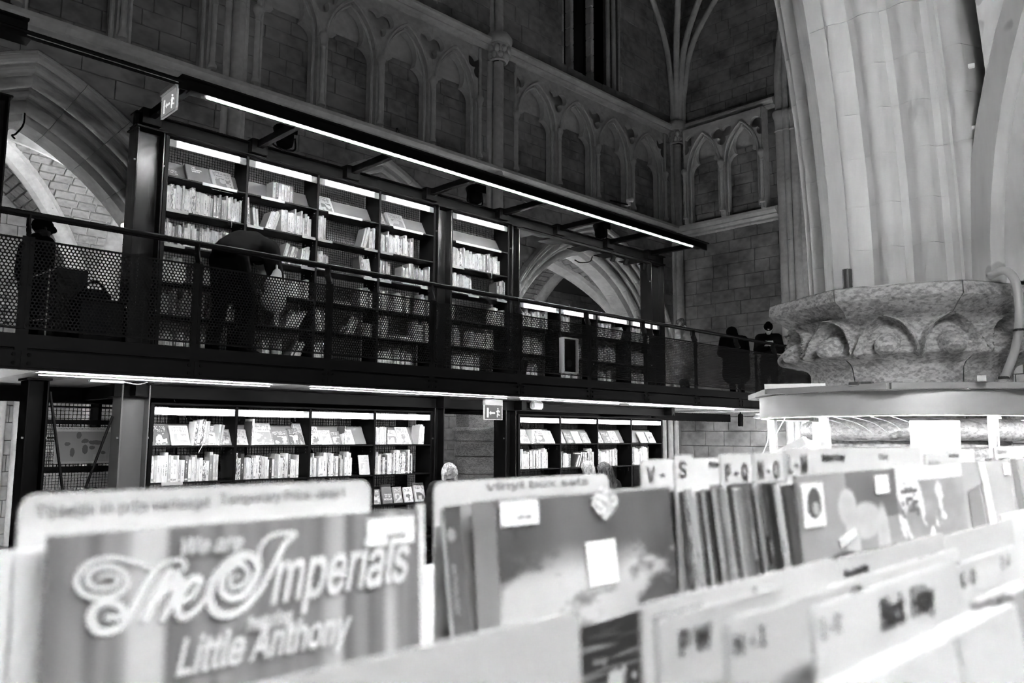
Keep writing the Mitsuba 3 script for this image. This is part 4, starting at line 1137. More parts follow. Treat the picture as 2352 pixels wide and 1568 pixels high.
# bay 4
a, l = bx_(3)
faceout(a, .12, .26, 4.87, wu(3, 5), .02); faceout(a + .22 * l, .27, .27, 4.87, wu(3, 5), .04)
upright(a, a + .65 * l, 4.50, .25, wu(3, 4)); upright(a, a + .22 * l, 4.12, .24, wu(3, 3)); upright(a + .42 * l, a + .97 * l, 4.12, .26, wu(3, 3), tmin=.02)
upright(a, a + .2 * l, 3.73, .24, wu(3, 2), .6); upright(a + .3 * l, a + .6 * l, 3.73, .22, wu(3, 2), .6); upright(a + .8 * l, a + .98 * l, 3.73, .27, wu(3, 2), .6)
upright(a, a + .2 * l, 3.36, .24, wu(3, 1), V); flat(a + .32 * l, 3, 3.36, wu(3, 1), V, .28); upright(a + .68 * l, a + .97 * l, 3.36, .25, wu(3, 1), V, tmin=.03)
upright(a, a + .66 * l, 2.97, .23, wu(3, 0), V)
# one-bay case
a, l = UX5[0] + .022, UX5[1] - UX5[0] - .04
upright(a, a + .89 * l, 4.50, .26, w5(4)); upright(a, a + .37 * l, 4.12, .25, w5(3)); upright(a + .82 * l, a + .98 * l, 4.12, .26, w5(3), tmin=.02)
upright(a, a + .08 * l, 3.73, .24, w5(2), .6); upright(a + .76 * l, a + .97 * l, 3.73, .22, w5(2), .6)
leaning(a + .02, 5, 3.36, .24, -3, w5(1), V, tmin=.03); upright(a + .36 * l, a + .55 * l, 3.36, .22, w5(1), V); upright(a + .6 * l, a + .78 * l, 3.36, .25, w5(1), V)
upright(a, a + .52 * l, 2.97, .25, w5(0), V)
# low case behind the railing
for b in range(4):
    a, l = LX2[b] + .03, .87
    q = f'top shelf, {BAY[b]} bay, low bookcase behind the railing'
    if b < 2: upright(a, a + [.75, .3][b] * l, 3.78, .24, q, .5)
    else: leaning(a + .03, 12, 3.78, .23, 8, q, .5, tmin=.02); leaning(a + .6 * l, 6, 3.78, .22, 24, q, .5)
    upright(a, a + .6 * l, 3.36, .22, q.replace('top', 'middle'), .1); upright(a, a + .5 * l, 2.97, .22, q.replace('top', 'bottom'), .1)
# lower case left of the pier
a, l = bx_(0)
faceout(a, .2, .25, 1.98, wl(0, 5)); faceout(a + .22, .2, .24, 1.98, wl(0, 5)); leaning(a + .48 * l, 6, 1.98, .26, 4, wl(0, 5), tmin=.02)
faceout(a + .62 * l, .2, .24, 1.98, wl(0, 5)); leaning(a + .80 * l, 2, 1.98, .22, 6, wl(0, 5)); faceout(a + .85 * l - .02, .16, .2, 1.98, wl(0, 5))
upright(a, a + .83 * l, 1.60, .26, wl(0, 4), tmin=.02)
a, l = bx_(1)
faceout(a, .16, .2, 1.98, wl(1, 5)); leaning(a + .19 * l, 2, 1.98, .27, 2, wl(1, 5)); faceout(a + .26 * l, .25, .29, 1.98, wl(1, 5)); faceout(a + .52 * l, .22, .2, 1.98, wl(1, 5)); faceout(a + .77 * l, .14, .22, 1.98, wl(1, 5)); faceout(a + .88 * l, .1, .29, 1.98, wl(1, 5), .04)
upright(a, a + .9 * l, 1.60, .25, wl(1, 4), tmin=.018)
a, l = bx_(2)
faceout(a, .17, .25, 1.98, wl(2, 5)); faceout(a + .2 * l, .16, .2, 1.98, wl(2, 5)); faceout(a + .37 * l, .14, .19, 1.98, wl(2, 5)); leaning(a + .56 * l - .03, 1, 1.98, .22, 2, wl(2, 5)); faceout(a + .58 * l, .14, .21, 1.98, wl(2, 5))
upright(a, a + .68 * l, 1.60, .25, wl(2, 4), tmin=.016); faceout(a + .82 * l, .15, .25, 1.60, wl(2, 4), .02, tilt=12, y=FY + .04)
a, l = bx_(3)
upright(a, a + .24 * l, 1.98, .22, wl(3, 5), tmin=.01, tmax=.02, hv=.01); faceout(a + .26 * l, .18, .21, 1.98, wl(3, 5)); faceout(a + .47 * l, .2, .26, 1.98, wl(3, 5)); leaning(a + .8 * l, 3, 1.98, .26, 5, wl(3, 5), tmin=.025)
upright(a, a + .7 * l, 1.60, .26, wl(3, 4)); 
ids_ = []
for q, (ww, hh) in enumerate(((.14, .19), (.15, .25), (.14, .21), (.14, .2), (.17, .25))): ids_.append(faceout(a + .005 + q * .175, ww, hh, 1.22, wl(3, 3), .025, tilt=16, kind='plain' if q == 1 else 'cover'))
TX[ids_[1]] = [('THE GOD', .018, .03, .105, 'paper'), ('OF THE', .018, .035, .08, 'paper'), ('WOODS', .026, .012, .042, 'paper')]
for b in range(4):
    a, l = bx_(b)
    upright(a, a + .8 * l, .85, .22, wl(b, 2), .05)
    if b < 3: upright(a, a + .8 * l, 1.22, .24, wl(b, 3), .05)
# lower case right of the pier
def bl(b): return LX2[b] + .022, .89
a, l = bl(0)
faceout(a, .06, .26, 1.98, wr(0, 5)); faceout(a + .1 * l, .2, .24, 1.98, wr(0, 5)); leaning(a + .34 * l, 2, 1.98, .22, 0, wr(0, 5)); faceout(a + .38 * l, .19, .22, 1.98, wr(0, 5)); faceout(a + .52 * l, .2, .25, 1.98, wr(0, 5)); faceout(a + .74 * l, .2, .23, 1.98, wr(0, 5))
upright(a, a + .74 * l, 1.60, .26, wr(0, 4), tmin=.018)
a, l = bl(1)
for q, (ww, hh) in enumerate(((.17, .24), (.17, .22), (.18, .22), (.2, .21))): faceout(a + .01 + q * .2, ww, hh, 1.98, wr(1, 5))
upright(a, a + .3 * l, 1.60, .24, wr(1, 4), tmin=.016); leaning(a + .4 * l, 4, 1.60, .22, 22, wr(1, 4)); upright(a + .6 * l, a + .97 * l, 1.60, .25, wr(1, 4), tmin=.02)
a, l = bl(2)
for q, (ww, hh) in enumerate(((.2, .21), (.2, .22), (.2, .24))): faceout(a + .01 + q * .22, ww, hh, 1.98, wr(2, 5))
upright(a, a + .62 * l, 1.60, .25, wr(2, 4), tmin=.018)
a, l = bl(3)
faceout(a + .4 * l, .2, .22, 1.98, wr(3, 5)); faceout(a + .68 * l, .2, .22, 1.98, wr(3, 5))
upright(a, a + .6 * l, 1.60, .27, wr(3, 4), tmin=.018)

BOOKS.sort(key=lambda q: -q[0])
keep, rest = BOOKS[:300], BOOKS[300:]
def ordinal(n): return f"{n}{'th' if 10 <= n % 100 <= 20 else {1: 'st', 2: 'nd', 3: 'rd'}.get(n % 10, 'th')}"
rows = {}
for b in BOOKS: rows.setdefault(b[6], []).append(b)
place_in = {}
for wname, bs in rows.items():
    for n, b in enumerate(sorted(bs, key=lambda q: q[3][0])): place_in[b[5]] = n + 1
def put_book(b):
    _, (v, f, uv), R, off, kind, i, where = b
    if kind == 'book':
        r = rand_of(i, 1, 5); tone = 'pale' if r < .66 else 'grey' if r < .84 else 'dark'
        lean = ' leaning' if abs(R[0, 2]) > .04 and abs(R[0, 2]) < .9 else ' lying flat' if abs(R[0, 2]) > .9 else ''
        lab = f'{tone} book{lean}, {ordinal(place_in[i])} from left, {where}'
    else:
        tone = 'pale' if rand_of(i, 4, 5) < .7 else 'dark'
        lab = f'{tone} face-out book, {ordinal(place_in[i])} from left, {where}'
    if kind == 'plain': lab = lab.replace(tone, 'lettered', 1)
    key = solo('book', (v @ R.T + np.asarray(off), f), {'book': 'book', 'cover': 'cover', 'plain': 'mid_grey'}[kind], lab, 'book', 'books on the ' + where, False, uv)
    for w_, h_, x_, z_, bs_f in TX.get(i, []):
        text(w_, h_, np.asarray(off) + R @ np.array([x_, -.0012, z_]), R @ X_, R @ Z_, R @ -Y_, bs_f, key, .001, True)
for b in keep: put_book(b)
for kind in ('book', 'cover'):
    bs = [b for b in rest if b[4] == kind]
    if not bs: continue
    vs, fs, us, n = [], [], [], 0
    for _, (v, f, uv), R, off, *_x in bs:
        vs.append(v @ R.T + np.asarray(off)); fs.append(f + n); us.append(uv); n += len(v)
    solo('further_books', (np.vstack(vs), np.vstack(fs)), kind, 'remaining small books behind the perforated railing and on the lowest shelves', 'books', None, False, np.vstack(us), kind='stuff')
# boxed set on the second bay's top shelf
bs = thing('box_set', 'slip-cased set of books with a picture across the spines on the second bay top shelf', 'box set')
for k in range(7):
    i = nid(); v, f, uv = book_mesh(i, .036, .21, .15)
    part(bs, 'volume', (v + [4.47 + k * .037, FY + .05, 4.875], f), 'book', False, uv)
part(bs, 'slip_case', cat([box(4.462, 4.467, FY + .05, FY + .2, 4.872, 5.09), box(4.73, 4.735, FY + .05, FY + .2, 4.872, 5.09), box(4.462, 4.735, FY + .05, FY + .2, 5.087, 5.093)]), 'paper_dull')
# printed paper laid open on the third bay
op = thing('open_magazine', 'white open magazine lying on a shelf of the third bay at railing height', 'magazine')
put(op, on_plane(extr(sg.Polygon([(0, 0), (.12, .025), (.24, 0), (.24, .006), (.12, .034), (0, .006)]), .2), np.array([5.15, FY + .22, 3.735]), X_, Z_, -Y_), 'paper')
for x, z, w in ((3.95, 4.5, 'the first bay'), (8.0, 4.5, 'the one-bay upper bookcase')):
    rb = thing('ribbon', f'thin ribbon bookmark hanging from the second shelf of {w}', 'ribbon')
    put(rb, tube(spline([(x, FY + .02, z + .02), (x, FY - .004, z), (x + .003, FY - .006, z - .04), (x, FY - .004, z - .08)]), .003, 5), 'white_cloth', True)
rb = thing('ribbon', 'white ribbon bookmark hanging from the top shelf of the lower bookcase first bay', 'ribbon')
put(rb, tube(spline([(3.74, FY + .02, 2.0), (3.74, FY - .004, 1.98), (3.72, FY - .006, 1.94), (3.7, FY - .004, 1.9)]), .004, 5), 'white_cloth', True)
# title lettering on some face-out covers
def cover_text(words, x, y, z, h, bsdf, tilt, owner_idx, w):
    pass
# ================================================================ people
def _ball(p, r, n=14):
    return m3.Manifold.sphere(float(r), n).translate([float(x) for x in p])

def limb_union(bones, ln=.03, taubin=10):
    """bones: list of lists of (point, radius); each list is one hull; all joined, refined and smoothed into one surface"""
    tot = m3.Manifold()
    for hullset in bones:
        tot = tot + m3.Manifold.batch_hull([_ball(p, r) for p, r in hullset])
    tot = tot.refine_to_length(ln)
    m = tot.to_mesh()
    t = trimesh.Trimesh(m.vert_properties[:, :3], m.tri_verts, process=True)
    trimesh.smoothing.filter_taubin(t, lamb=.5, nu=.53, iterations=taubin)
    return t

STAND = dict(pelvis=(0, 0, .95), belly=(0, .01, 1.1), chest=(0, 0, 1.28), neck=(0, -.01, 1.45), head=(0, .02, 1.60),
             hipL=(-.09, 0, .93), hipR=(.09, 0, .93), kneeL=(-.1, .02, .5), kneeR=(.1, .02, .5), ankL=(-.1, -.03, .09), ankR=(.1, -.03, .09), toeL=(-.12, .14, .035), toeR=(.12, .14, .035),
             shL=(-.18, 0, 1.40), shR=(.18, 0, 1.40), elL=(-.23, -.01, 1.12), elR=(.23, -.01, 1.12), wrL=(-.24, .08, .88), wrR=(.24, .08, .88), hdL=(-.24, .11, .80), hdR=(.24, .11, .80), look=(0, 1, 0))

def person(label, at, turn, pose=None, scale=1.0, coat='black_cloth', legs='black_cloth', skin='skin', coat_hem=None, coat_fat=.03, hair=None, hair_kind='short', quilt=None, hood=False, shoes='black_cloth', face=True, bulk=1.0):
    J = {k: np.array(v, float) for k, v in {**STAND, **(pose or {})}.items()}
    R = rot(RZ, turn)
    at = np.array(at, float)
    wld = lambda m: move(m, R * scale, at)
    key = thing('person', label, 'person')
    hd, look = J['head'], J['look'] / np.linalg.norm(J['look'])
    side = np.cross(look, [0, 0, 1.0]); side = side / np.linalg.norm(side); upv = np.cross(side, look)
    H = lambda a, b, c: hd + side * a + look * b + upv * c
    skull = [[(H(0, -.01, .03), .088), (H(0, .02, .035), .08)], [(H(0, .02, .02), .078), (H(0, .045, -.075), .042)], [(H(0, .075, .0), .016), (H(0, .105, -.02), .013)], [(J['neck'], .05), (H(0, -.02, -.05), .055)]]
    skull += [[(H(s * .085, -.005, 0), .012), (H(s * .09, -.015, .025), .014)] for s in (-1, 1)]
    body = skull + [[(J['pelvis'], .12), (J['belly'], .115)], [(J['belly'], .115), (J['chest'], .12)], [(J['chest'], .11), (J['shL'], .06), (J['shR'], .06), (J['neck'], .055)]]
    for s in 'LR':
        body += [[(J['hip' + s], .09), (J['knee' + s], .058)], [(J['knee' + s], .057), (J['ank' + s], .038)], [(J['ank' + s], .035), (J['toe' + s], .028)], [(J['sh' + s], .058), (J['el' + s], .042)], [(J['el' + s], .04), (J['wr' + s], .027)]]
        w, h = J['wr' + s], J['hd' + s]; d = (h - w) / np.linalg.norm(h - w)
        c = np.cross(d, [0, 0, 1.0]); c = c / (np.linalg.norm(c) + 1e-9) if np.linalg.norm(c) > .1 else np.array([1.0, 0, 0])
        body += [[(w, .026), (w + d * .07 + c * .025, .014), (w + d * .07 - c * .025, .014)]]
        curl = np.cross(c, d)
        for q, ln in ((-.03, .055), (-.011, .066), (.009, .062), (.028, .05)):
            b0 = w + d * .075 + c * q; b1 = b0 + d * ln * .6; b2 = b1 + d * ln * .35 - curl * .018
            body += [[(b0, .0095), (b1, .0085)], [(b1, .0085), (b2, .007)]]
        t0 = w + d * .03 + c * .03; body += [[(t0, .012), (t0 + d * .03 + c * .022, .0095)], [(t0 + d * .03 + c * .022, .0095), (t0 + d * .055 + c * .012, .008)]]
    part(key, 'body', wld(limb_union(body, .022, 6)), skin, True)
    f = coat_fat
    ct = [[(J['pelvis'], .13 * bulk + f), (J['belly'], .125 * bulk + f)], [(J['belly'], .125 * bulk + f), (J['chest'], .13 * bulk + f)], [(J['chest'], .12 + f), (J['shL'], .066 + f), (J['shR'], .066 + f), (J['neck'], .045 + f * .5)]]
    for s in 'LR':
        ct += [[(J['sh' + s], .066 + f), (J['el' + s], .052 + f)], [(J['el' + s], .052 + f), (J['wr' + s], .036 + f * .6)]]
    if coat_hem is not None:
        for s in 'LR':
            e = J['hip' + s] + (J['knee' + s] - J['hip' + s]) * coat_hem
            ct += [[(J['pelvis'], .13 * bulk + f), (J['hip' + s], .11 * bulk + f), (e, .115 * bulk + f)]]
        eL, eR = [J['hip' + s] + (J['knee' + s] - J['hip' + s]) * coat_hem for s in 'LR']
        ct += [[(J['pelvis'], .13 * bulk + f), (eL, .11 * bulk + f), (eR, .11 * bulk + f)]]
    cm = limb_union(ct, .02 if quilt else .03)
    if quilt:
        v = cm.vertices; n = cm.vertex_normals
        ph = (v[:, 2] + quilt[1] * np.abs(((v[:, 0] / .12) % 2) - 1) * .12) / quilt[0]
        cm.vertices = v + n * (.016 * np.abs(np.sin(ph * PI)) ** .6 - .008)[:, None]
    part(key, 'coat', wld(cm), coat, True)
    part(key, 'collar', wld(limb_union([[(J['neck'] + [0, -.01, -.02], .075 + f * .4), (J['neck'] + [0, 0, .035], .066 + f * .3)]], .02, 4)), coat, True)
    tr = []
    for s in 'LR':
        tr += [[(J['pelvis'], .125), (J['hip' + s], .105), (J['knee' + s], .075)], [(J['knee' + s], .074), (J['ank' + s] + [0, 0, .02], .062)]]
    part(key, 'trousers', wld(limb_union(tr, .03)), legs, True)
    for s in 'LR':
        part(key, 'shoe', wld(limb_union([[(J['ank' + s] + [0, -.02, -.02], .05), (J['toe' + s], .042), (J['ank' + s] + [0, -.03, -.05], .038)]], .02, 4)), shoes, True)
    if hair:
        hb = [[(H(0, -.02, .045), .098), (H(0, .01, .06), .088)], [(H(-.05, -.03, 0), .06), (H(.05, -.03, 0), .06), (H(0, -.05, .03), .07)]]
        if hair_kind == 'bob': hb += [[(H(s * .06, -.03, .02), .055), (H(s * .07, -.03, -.1), .04)] for s in (-1, 1)] + [[(H(0, -.06, 0), .065), (H(0, -.06, -.11), .05)]]
        if hair_kind == 'long': hb += [[(H(s * .05, -.04, .02), .07), (H(s * .08, -.06, -.22), .05)] for s in (-1, 1)] + [[(H(0, -.07, 0), .075), (H(0, -.1, -.27), .06)]]
        if hair_kind == 'bun': hb += [[(H(0, -.1, .06), .045), (H(0, -.125, .05), .038)], [(H(-.06, -.03, .02), .05), (H(-.07, -.02, -.08), .03)], [(H(.06, -.03, .02), .05), (H(.07, -.02, -.08), .03)]]
        hm = limb_union(hb, .016, 4)
        v = hm.vertices; a = np.arctan2((v - hd) @ side, (v - hd) @ look)
        hm.vertices = v + hm.vertex_normals * (.006 * np.sin(a * 34 + meshkit.noise(v * 20) * 6))[:, None]
        part(key, 'hair', wld(hm), hair, True)
    if hood:
        part(key, 'hood', wld(limb_union([[(H(0, -.02, .05), .125), (H(0, .03, .05), .11)], [(H(0, -.03, .03), .12), (J['neck'] + [0, -.02, -.01], .13)]], .02)), coat, True)
    if face:
        for s in (-1, 1):
            e = trimesh.creation.icosphere(2, .011)
            part(key, 'eye', wld(move(e, None, H(s * .03, .083, .008))), 'hair_dark', True)
            part(key, 'eyebrow', wld(tube([H(s * .016, .094, .027), H(s * .03, .094, .031), H(s * .045, .086, .026)], .004, 5)), 'hair_dark')
        part(key, 'mouth', wld(tube([H(-.02, .083, -.062), H(0, .089, -.064), H(.02, .083, -.062)], .0045, 5)), 'mid_grey')
    return key, wld, J, H

ZD = 2.88
# the customer bending over in front of the second bay
bend = dict(pelvis=(0, -.05, .97), belly=(0, .13, 1.09), chest=(0, .33, 1.13), neck=(0, .48, 1.08), head=(0, .58, 1.0), look=(0, .7, -.75),
            hipL=(-.09, -.05, .93), hipR=(.09, -.05, .93), kneeL=(-.12, .03, .5), kneeR=(.14, .12, .5), ankL=(-.13, -.06, .09), ankR=(.15, .06, .09), toeL=(-.14, .1, .035), toeR=(.17, .22, .035),
            shL=(-.18, .36, 1.10), shR=(.18, .36, 1.10), elL=(-.22, .42, .84), elR=(.22, .42, .84), wrL=(-.16, .60, .78), wrR=(.12, .56, .80), hdL=(-.14, .67, .76), hdR=(.1, .64, .78))
k, wl_, J, H = person('person in a dark jacket bending over in front of the upper bookcase', (3.66, 7.82, ZD), -58, bend, 1.1, 'black_cloth', 'black_cloth', coat_fat=.03, hair='hair_grey', bulk=1.0)
bagm = limb_union([[((0, 0, 0), .10), ((.02, .03, -.16), .13), ((-.03, -.02, -.16), .12)], [((0, 0, 0), .09), ((.03, 0, .16), .025)]], .02, 3)
bagm.vertices += bagm.vertex_normals * ((meshkit.noise(bagm.vertices * 14) - .5) * .04)[:, None]
bgk = thing('plastic_bag', 'crumpled white plastic bag hanging from the bending person\'s arm', 'bag')
part(bgk, 'sack', move(bagm, None, (4.10, 7.72, ZD + .80)), 'white_cloth', True)
part(bgk, 'handle', tube(spline([(4.12, 7.72, ZD + .95), (4.14, 7.78, ZD + 1.03), (4.17, 7.86, ZD + .99)]), .012, 6), 'white_cloth', True)
# woman in the quilted coat, seen from behind
read = dict(elL=(-.22, .02, 1.12), wrL=(-.12, .22, 1.1), hdL=(-.08, .29, 1.12), elR=(.22, .02, 1.12), wrR=(.12, .22, 1.1), hdR=(.08, .29, 1.12), head=(0, .04, 1.58), look=(0, .9, -.4))
person('woman in a long shiny quilted coat seen from behind at the gallery end', (14.25, 9.25, ZD), 12, read, .98, 'puffer', 'grey_cloth', coat_hem=.9, coat_fat=.045, hair='hair_streaked_dark', quilt=(.075, .9), bulk=1.05)
# hooded person
hunch = dict(belly=(0, .04, 1.08), chest=(0, .1, 1.22), neck=(0, .16, 1.34), head=(0, .22, 1.44), look=(.3, .9, -.5), shL=(-.2, .1, 1.28), shR=(.2, .1, 1.28), elL=(-.26, .14, 1.02), elR=(.26, .16, 1.04), wrL=(-.16, .32, .98), wrR=(.18, .34, 1.02), hdL=(-.12, .4, .98), hdR=(.14, .42, 1.02))
person('hooded person in a long black coat leaning over near the gallery railing', (15.15, 8.55, ZD), -40, hunch, .97, 'black_cloth', 'black_cloth', coat_hem=.95, coat_fat=.06, hood=True, shoes='white_cloth', bulk=1.25, skin='skin_dark')
# young man with the telephone
phone = dict(head=(0, .05, 1.59), look=(0, .85, -.5), elL=(-.24, .03, 1.14), elR=(.24, .03, 1.14), wrL=(-.07, .27, 1.18), wrR=(.09, .27, 1.18), hdL=(-.03, .33, 1.22), hdR=(.04, .33, 1.22), kneeL=(-.1, .05, .5), kneeR=(.12, .0, .5))
k, wl_, J, H = person('young man in a dark knitted hat and dark jacket looking down at a phone', (16.5, 8.5, ZD), 120, phone, 1.0, 'dark_cloth', 'dark_cloth', coat_fat=.045)
hat = limb_union([[(H(0, -.02, .065), .1), (H(0, .015, .065), .096)], [(H(0, -.02, .06), .095), (H(0, -.03, .125), .06)]], .015, 4)
hk_ = part(k, 'knitted_hat', wl_(hat), 'black_cloth', True)
part(hk_, 'hat_patch', wl_(tube([H(-.02, .112, .055), H(.02, .112, .06)], [.004, .014], 6)), 'white_cloth')
ph = thing('phone', 'pale phone held up in both hands by the young man with the knitted hat', 'phone')
pc = (J['hdL'] + J['hdR']) / 2 + np.array([0, .03, .05])
put(ph, wl_(move(box(-.085, .085, -.006, .006, -.042, .042, .006), rot(RX, -35), pc)), 'light_grey')
# dark figure on the left, behind the railing
k, wl_, J, H = person('dark figure with a flat cap behind the railing at the left edge', (2.5, 10.45, ZD), -75, dict(head=(0, .05, 1.60)), 1.0, 'black_cloth', 'black_cloth', skin='skin_dark', coat_fat=.04)
part(k, 'cap', wl_(limb_union([[(H(0, -.02, .06), .1), (H(0, .03, .06), .095)], [(H(0, .06, .045), .07), (H(0, .13, .035), .04)]], .016, 4)), 'black_cloth', True)
person('white-haired person half hidden behind the low bookcase under the right arch', (13.55, 9.9, ZD), 150, {}, .98, 'dark_cloth', 'dark_cloth', hair='hair_fair', hair_kind='bob')
# customers on the lower floor
person('fair-haired woman with pinned-up hair and dark padded jacket beside the lower bookcase', (6.88, 8.08, 0), -20, dict(look=(.15, 1, -.25), elL=(-.25, .05, 1.12), wrL=(-.16, .22, .98), hdL=(-.12, .3, .98)), 1.0, 'grey_cloth', 'black_cloth', coat_fat=.05, hair='hair_streaked', hair_kind='bun', quilt=(.11, 0), bulk=1.1)
person('grey-blonde woman with a bob browsing in front of the lower bookcase right of the pier', (9.70, 8.06, 0), 5, dict(look=(0, 1, -.3)), .985, 'white_cloth', 'dark_cloth', coat_fat=.03, hair='hair_streaked', hair_kind='bob')
person('woman with long dark wavy hair beside the grey-blonde woman at the lower bookcase', (9.40, 7.5, 0), -15, dict(look=(0, 1, -.3)), .985, 'grey_cloth', 'dark_cloth', coat_fat=.03, hair='hair_streaked_dark', hair_kind='long')

# little cloth-bag stand glimpsed between the record racks
bs_ = thing('bag_stand', 'black stand with perforated side holding pale cloth bags, between the record racks', 'stand')
part(bs_, 'frame', cat([box(5.5, 5.53, 6.9, 6.93, 0, .86), box(5.85, 5.88, 6.9, 6.93, 0, .86), box(5.5, 6.3, 6.9, 6.93, .82, .86), box(5.5, 6.3, 6.9, 6.93, .05, .09)]), 'steel_black')
part(bs_, 'perforated_panel', perforated(5.56, 6.3, .1, .8, 6.91), 'steel_black')
part(bs_, 'rail', tube([(5.5, 6.85, 1.02), (6.3, 6.85, 1.02)], .014, 8), 'steel_black', True)
part(bs_, 'side_plate', on_plane(extr(sg.Polygon([(0, .8), (.28, .8), (.1, 1.02), (0, 1.02)]), .01), np.array([5.62, 6.9, 0]), X_, Z_, -Y_), 'steel_soft')
for i in range(3):
    x = 5.68 + .11 * i
    bgk = thing('cloth_bag', f'pale cloth bag hanging on the rail of the black bag stand, {["left", "middle", "right"][i]} one', 'bag')
    part(bgk, 'bag', limb_union([[((x, 6.82, .9), .02), ((x + .06, 6.82, .9), .02), ((x - .02, 6.82, .62), .02), ((x + .09, 6.82, .62), .02)]], .03, 2), 'white_cloth', True)
    part(bgk, 'strap', tube(spline([(x, 6.82, .9), (x + .01, 6.84, 1.03), (x + .03, 6.86, 1.04), (x + .05, 6.84, 1.03), (x + .06, 6.82, .9)]), .009, 6), 'white_cloth', True)
# ================================================================ the near arcade pier
PC = np.array([5.38, 1.83])
pr = thing('stone_pier', 'massive pale stone pier with a carved leaf capital at the right', 'pillar')
def pol(a_deg, r): return PC + r * np.array([math.cos(math.radians(a_deg)), math.sin(math.radians(a_deg))])
FACE = math.degrees(math.atan2(-PC[1], -PC[0]))       # direction from the pier to the room side seen
def rough(m, amp, s, seed=0):
    v, f = m; v = np.asarray(v, float)
    return v + (np.stack([meshkit.fbm(v * s + 3.1, 3, seed), meshkit.fbm(v * s + 17.7, 3, seed + 9), meshkit.fbm(v * s + 31.2, 3, seed + 4)], 1) - .5) * amp, f
z, i = 0.0, 0
while z < 2.06:       # lower shaft, in drums
    h = min(.34, 2.08 - z)
    part(pr, 'drum', lathe([(.545, z + .002), (.55, z + .01), (.55, z + h - .01), (.545, z + h)], 48, (*PC, 0)), 'carved', 40); z += h
part(pr, 'neck_ring', rough(lathe(np.array([(.55, 2.08), (.60, 2.085), (.645, 2.11), (.66, 2.145), (.645, 2.18), (.60, 2.205), (.57, 2.21)]), 72, (*PC, 0)), .02, 9), 'carved', 50)
for k in range(6):    # bell below the leaves, in blocks
    a0 = math.radians(FACE + 30 + 60 * k)
    n = 10
    prof = np.array([(.57, 2.205), (.572, 2.3), (.572, 2.44), (.578, 2.50), (.60, 2.53), (.64, 2.55), (.69, 2.575)])
    part(pr, 'bell_block', rough(lathe(prof, n, (*PC, 0), a0 + .004, a0 + PI / 3 - .004), .012, 10, 2), 'carved', 50)
def leaf(a0, a1):
    """one sector of the capital: an ogee leaf hollow with a rim and a ball in it"""
    nu, nv = 52, 44
    u = np.linspace(-1, 1, nu); v = np.linspace(0, 1, nv)
    U, V = np.meshgrid(u, v)
    base = .645 + .07 * np.clip((V - .72) / .28, 0, 1) ** 2 + .02 * (1 - V)
    hw = .97 * np.sqrt(np.clip(1 - (V / .94) ** 1.7, 0, 1))
    d = np.abs(U) - hw
    rim = .058 * np.exp(-(d / .075) ** 2) * (V < .98)
    inside = np.clip(-d / .16, 0, 1)
    lift = .065 * np.clip(-d / .05 + .5, 0, 1) * (1 - V) ** .7          # the leaf stands out from the bell, most at its foot
    hollow = .065 * inside * (.45 + .55 * V)
    ball = np.sqrt(np.clip(1 - (U / .40) ** 2 - ((V - .30) / .30) ** 2, 0, 1)) * .12
    curl = -.10 * np.clip(1 - V / .10, 0, 1) ** 2
    r = base + rim + lift - hollow + np.where(hw > .1, ball, 0) + curl
    ang = np.radians((a0 + a1) / 2) + U * np.radians((a1 - a0) / 2)
    Z = 2.555 + .24 * V
    P = np.stack([PC[0] + r * np.cos(ang), PC[1] + r * np.sin(ang), Z], -1)
    return rough(grid_mesh(P), .010, 18, 5)
for k in range(13):
    a = FACE - 8 + 27.7 * k
    part(pr, 'leaf', leaf(a - 13.85, a + 13.85), 'carved', True)
oct_ = lambda r, z, ph=0: [(PC[0] + r * math.cos(math.radians(FACE + 20 + 45 * k + ph)), PC[1] + r * math.sin(math.radians(FACE + 20 + 45 * k + ph)), z) for k in range(8)]
for k in range(8):    # abacus in eight stones
    j = (k + 1) % 8
    ring = []
    for r, z in ((.70, 2.785), (.72, 2.80), (.74, 2.815), (.80, 2.85), (.845, 2.875), (.85, 2.885), (.85, 2.945), (.83, 2.955), (.3, 2.96)):
        A, B = np.array(oct_(r, z)[k]), np.array(oct_(r, z)[j])
        t = np.linspace(.003, .997, 14)[:, None]
        ring.append(A + (B - A) * t)
    part(pr, 'abacus_stone', rough(grid_mesh(np.array(ring)), .02, 11, 6), 'carved', 40)
part(pr, 'stub', lathe([(.026, 2.95), (.026, 3.07), (0, 3.07)], 12, (*pol(FACE - 21.5, .78), 0)), 'cable_grey', 40)

# springing of the arch towards the camera: a moulded section rising in courses
C0X = 5.38 - .5 - 6.2
SEC = np.array([(5.98, 2.62), (5.62, 2.60)] + roll(5.53, 2.545, .065, 70, 250, 8) + [(5.46, 2.46)] + roll(5.39, 2.425, .07, 75, 255, 8) + [(5.335, 2.345), (5.30, 2.36), (5.285, 2.335), (5.04, 2.15), (5.025, 2.13), (4.935, 2.115), (4.90, 2.085)] + [(4.885, 1.98)] + roll(4.90, 1.93, .035, 110, 250, 6) + [(4.925, 1.875), (4.94, 1.84), (4.92, 1.80)] + roll(4.945, 1.745, .055, 120, 250, 7) + [(4.985, 1.67), (5.0, 1.63), (4.985, 1.60)] + roll(5.02, 1.545, .06, 130, 260, 7) + [(5.08, 1.475), (5.10, 1.44), (5.09, 1.40)] + roll(5.135, 1.345, .055, 130, 270, 7) + [(5.22, 1.28), (5.5, 1.26), (5.98, 1.26)])
SEC[:, 1] = np.where(SEC[:, 1] > 2.0, 2.0 + (SEC[:, 1] - 2.0) * .84, SEC[:, 1])
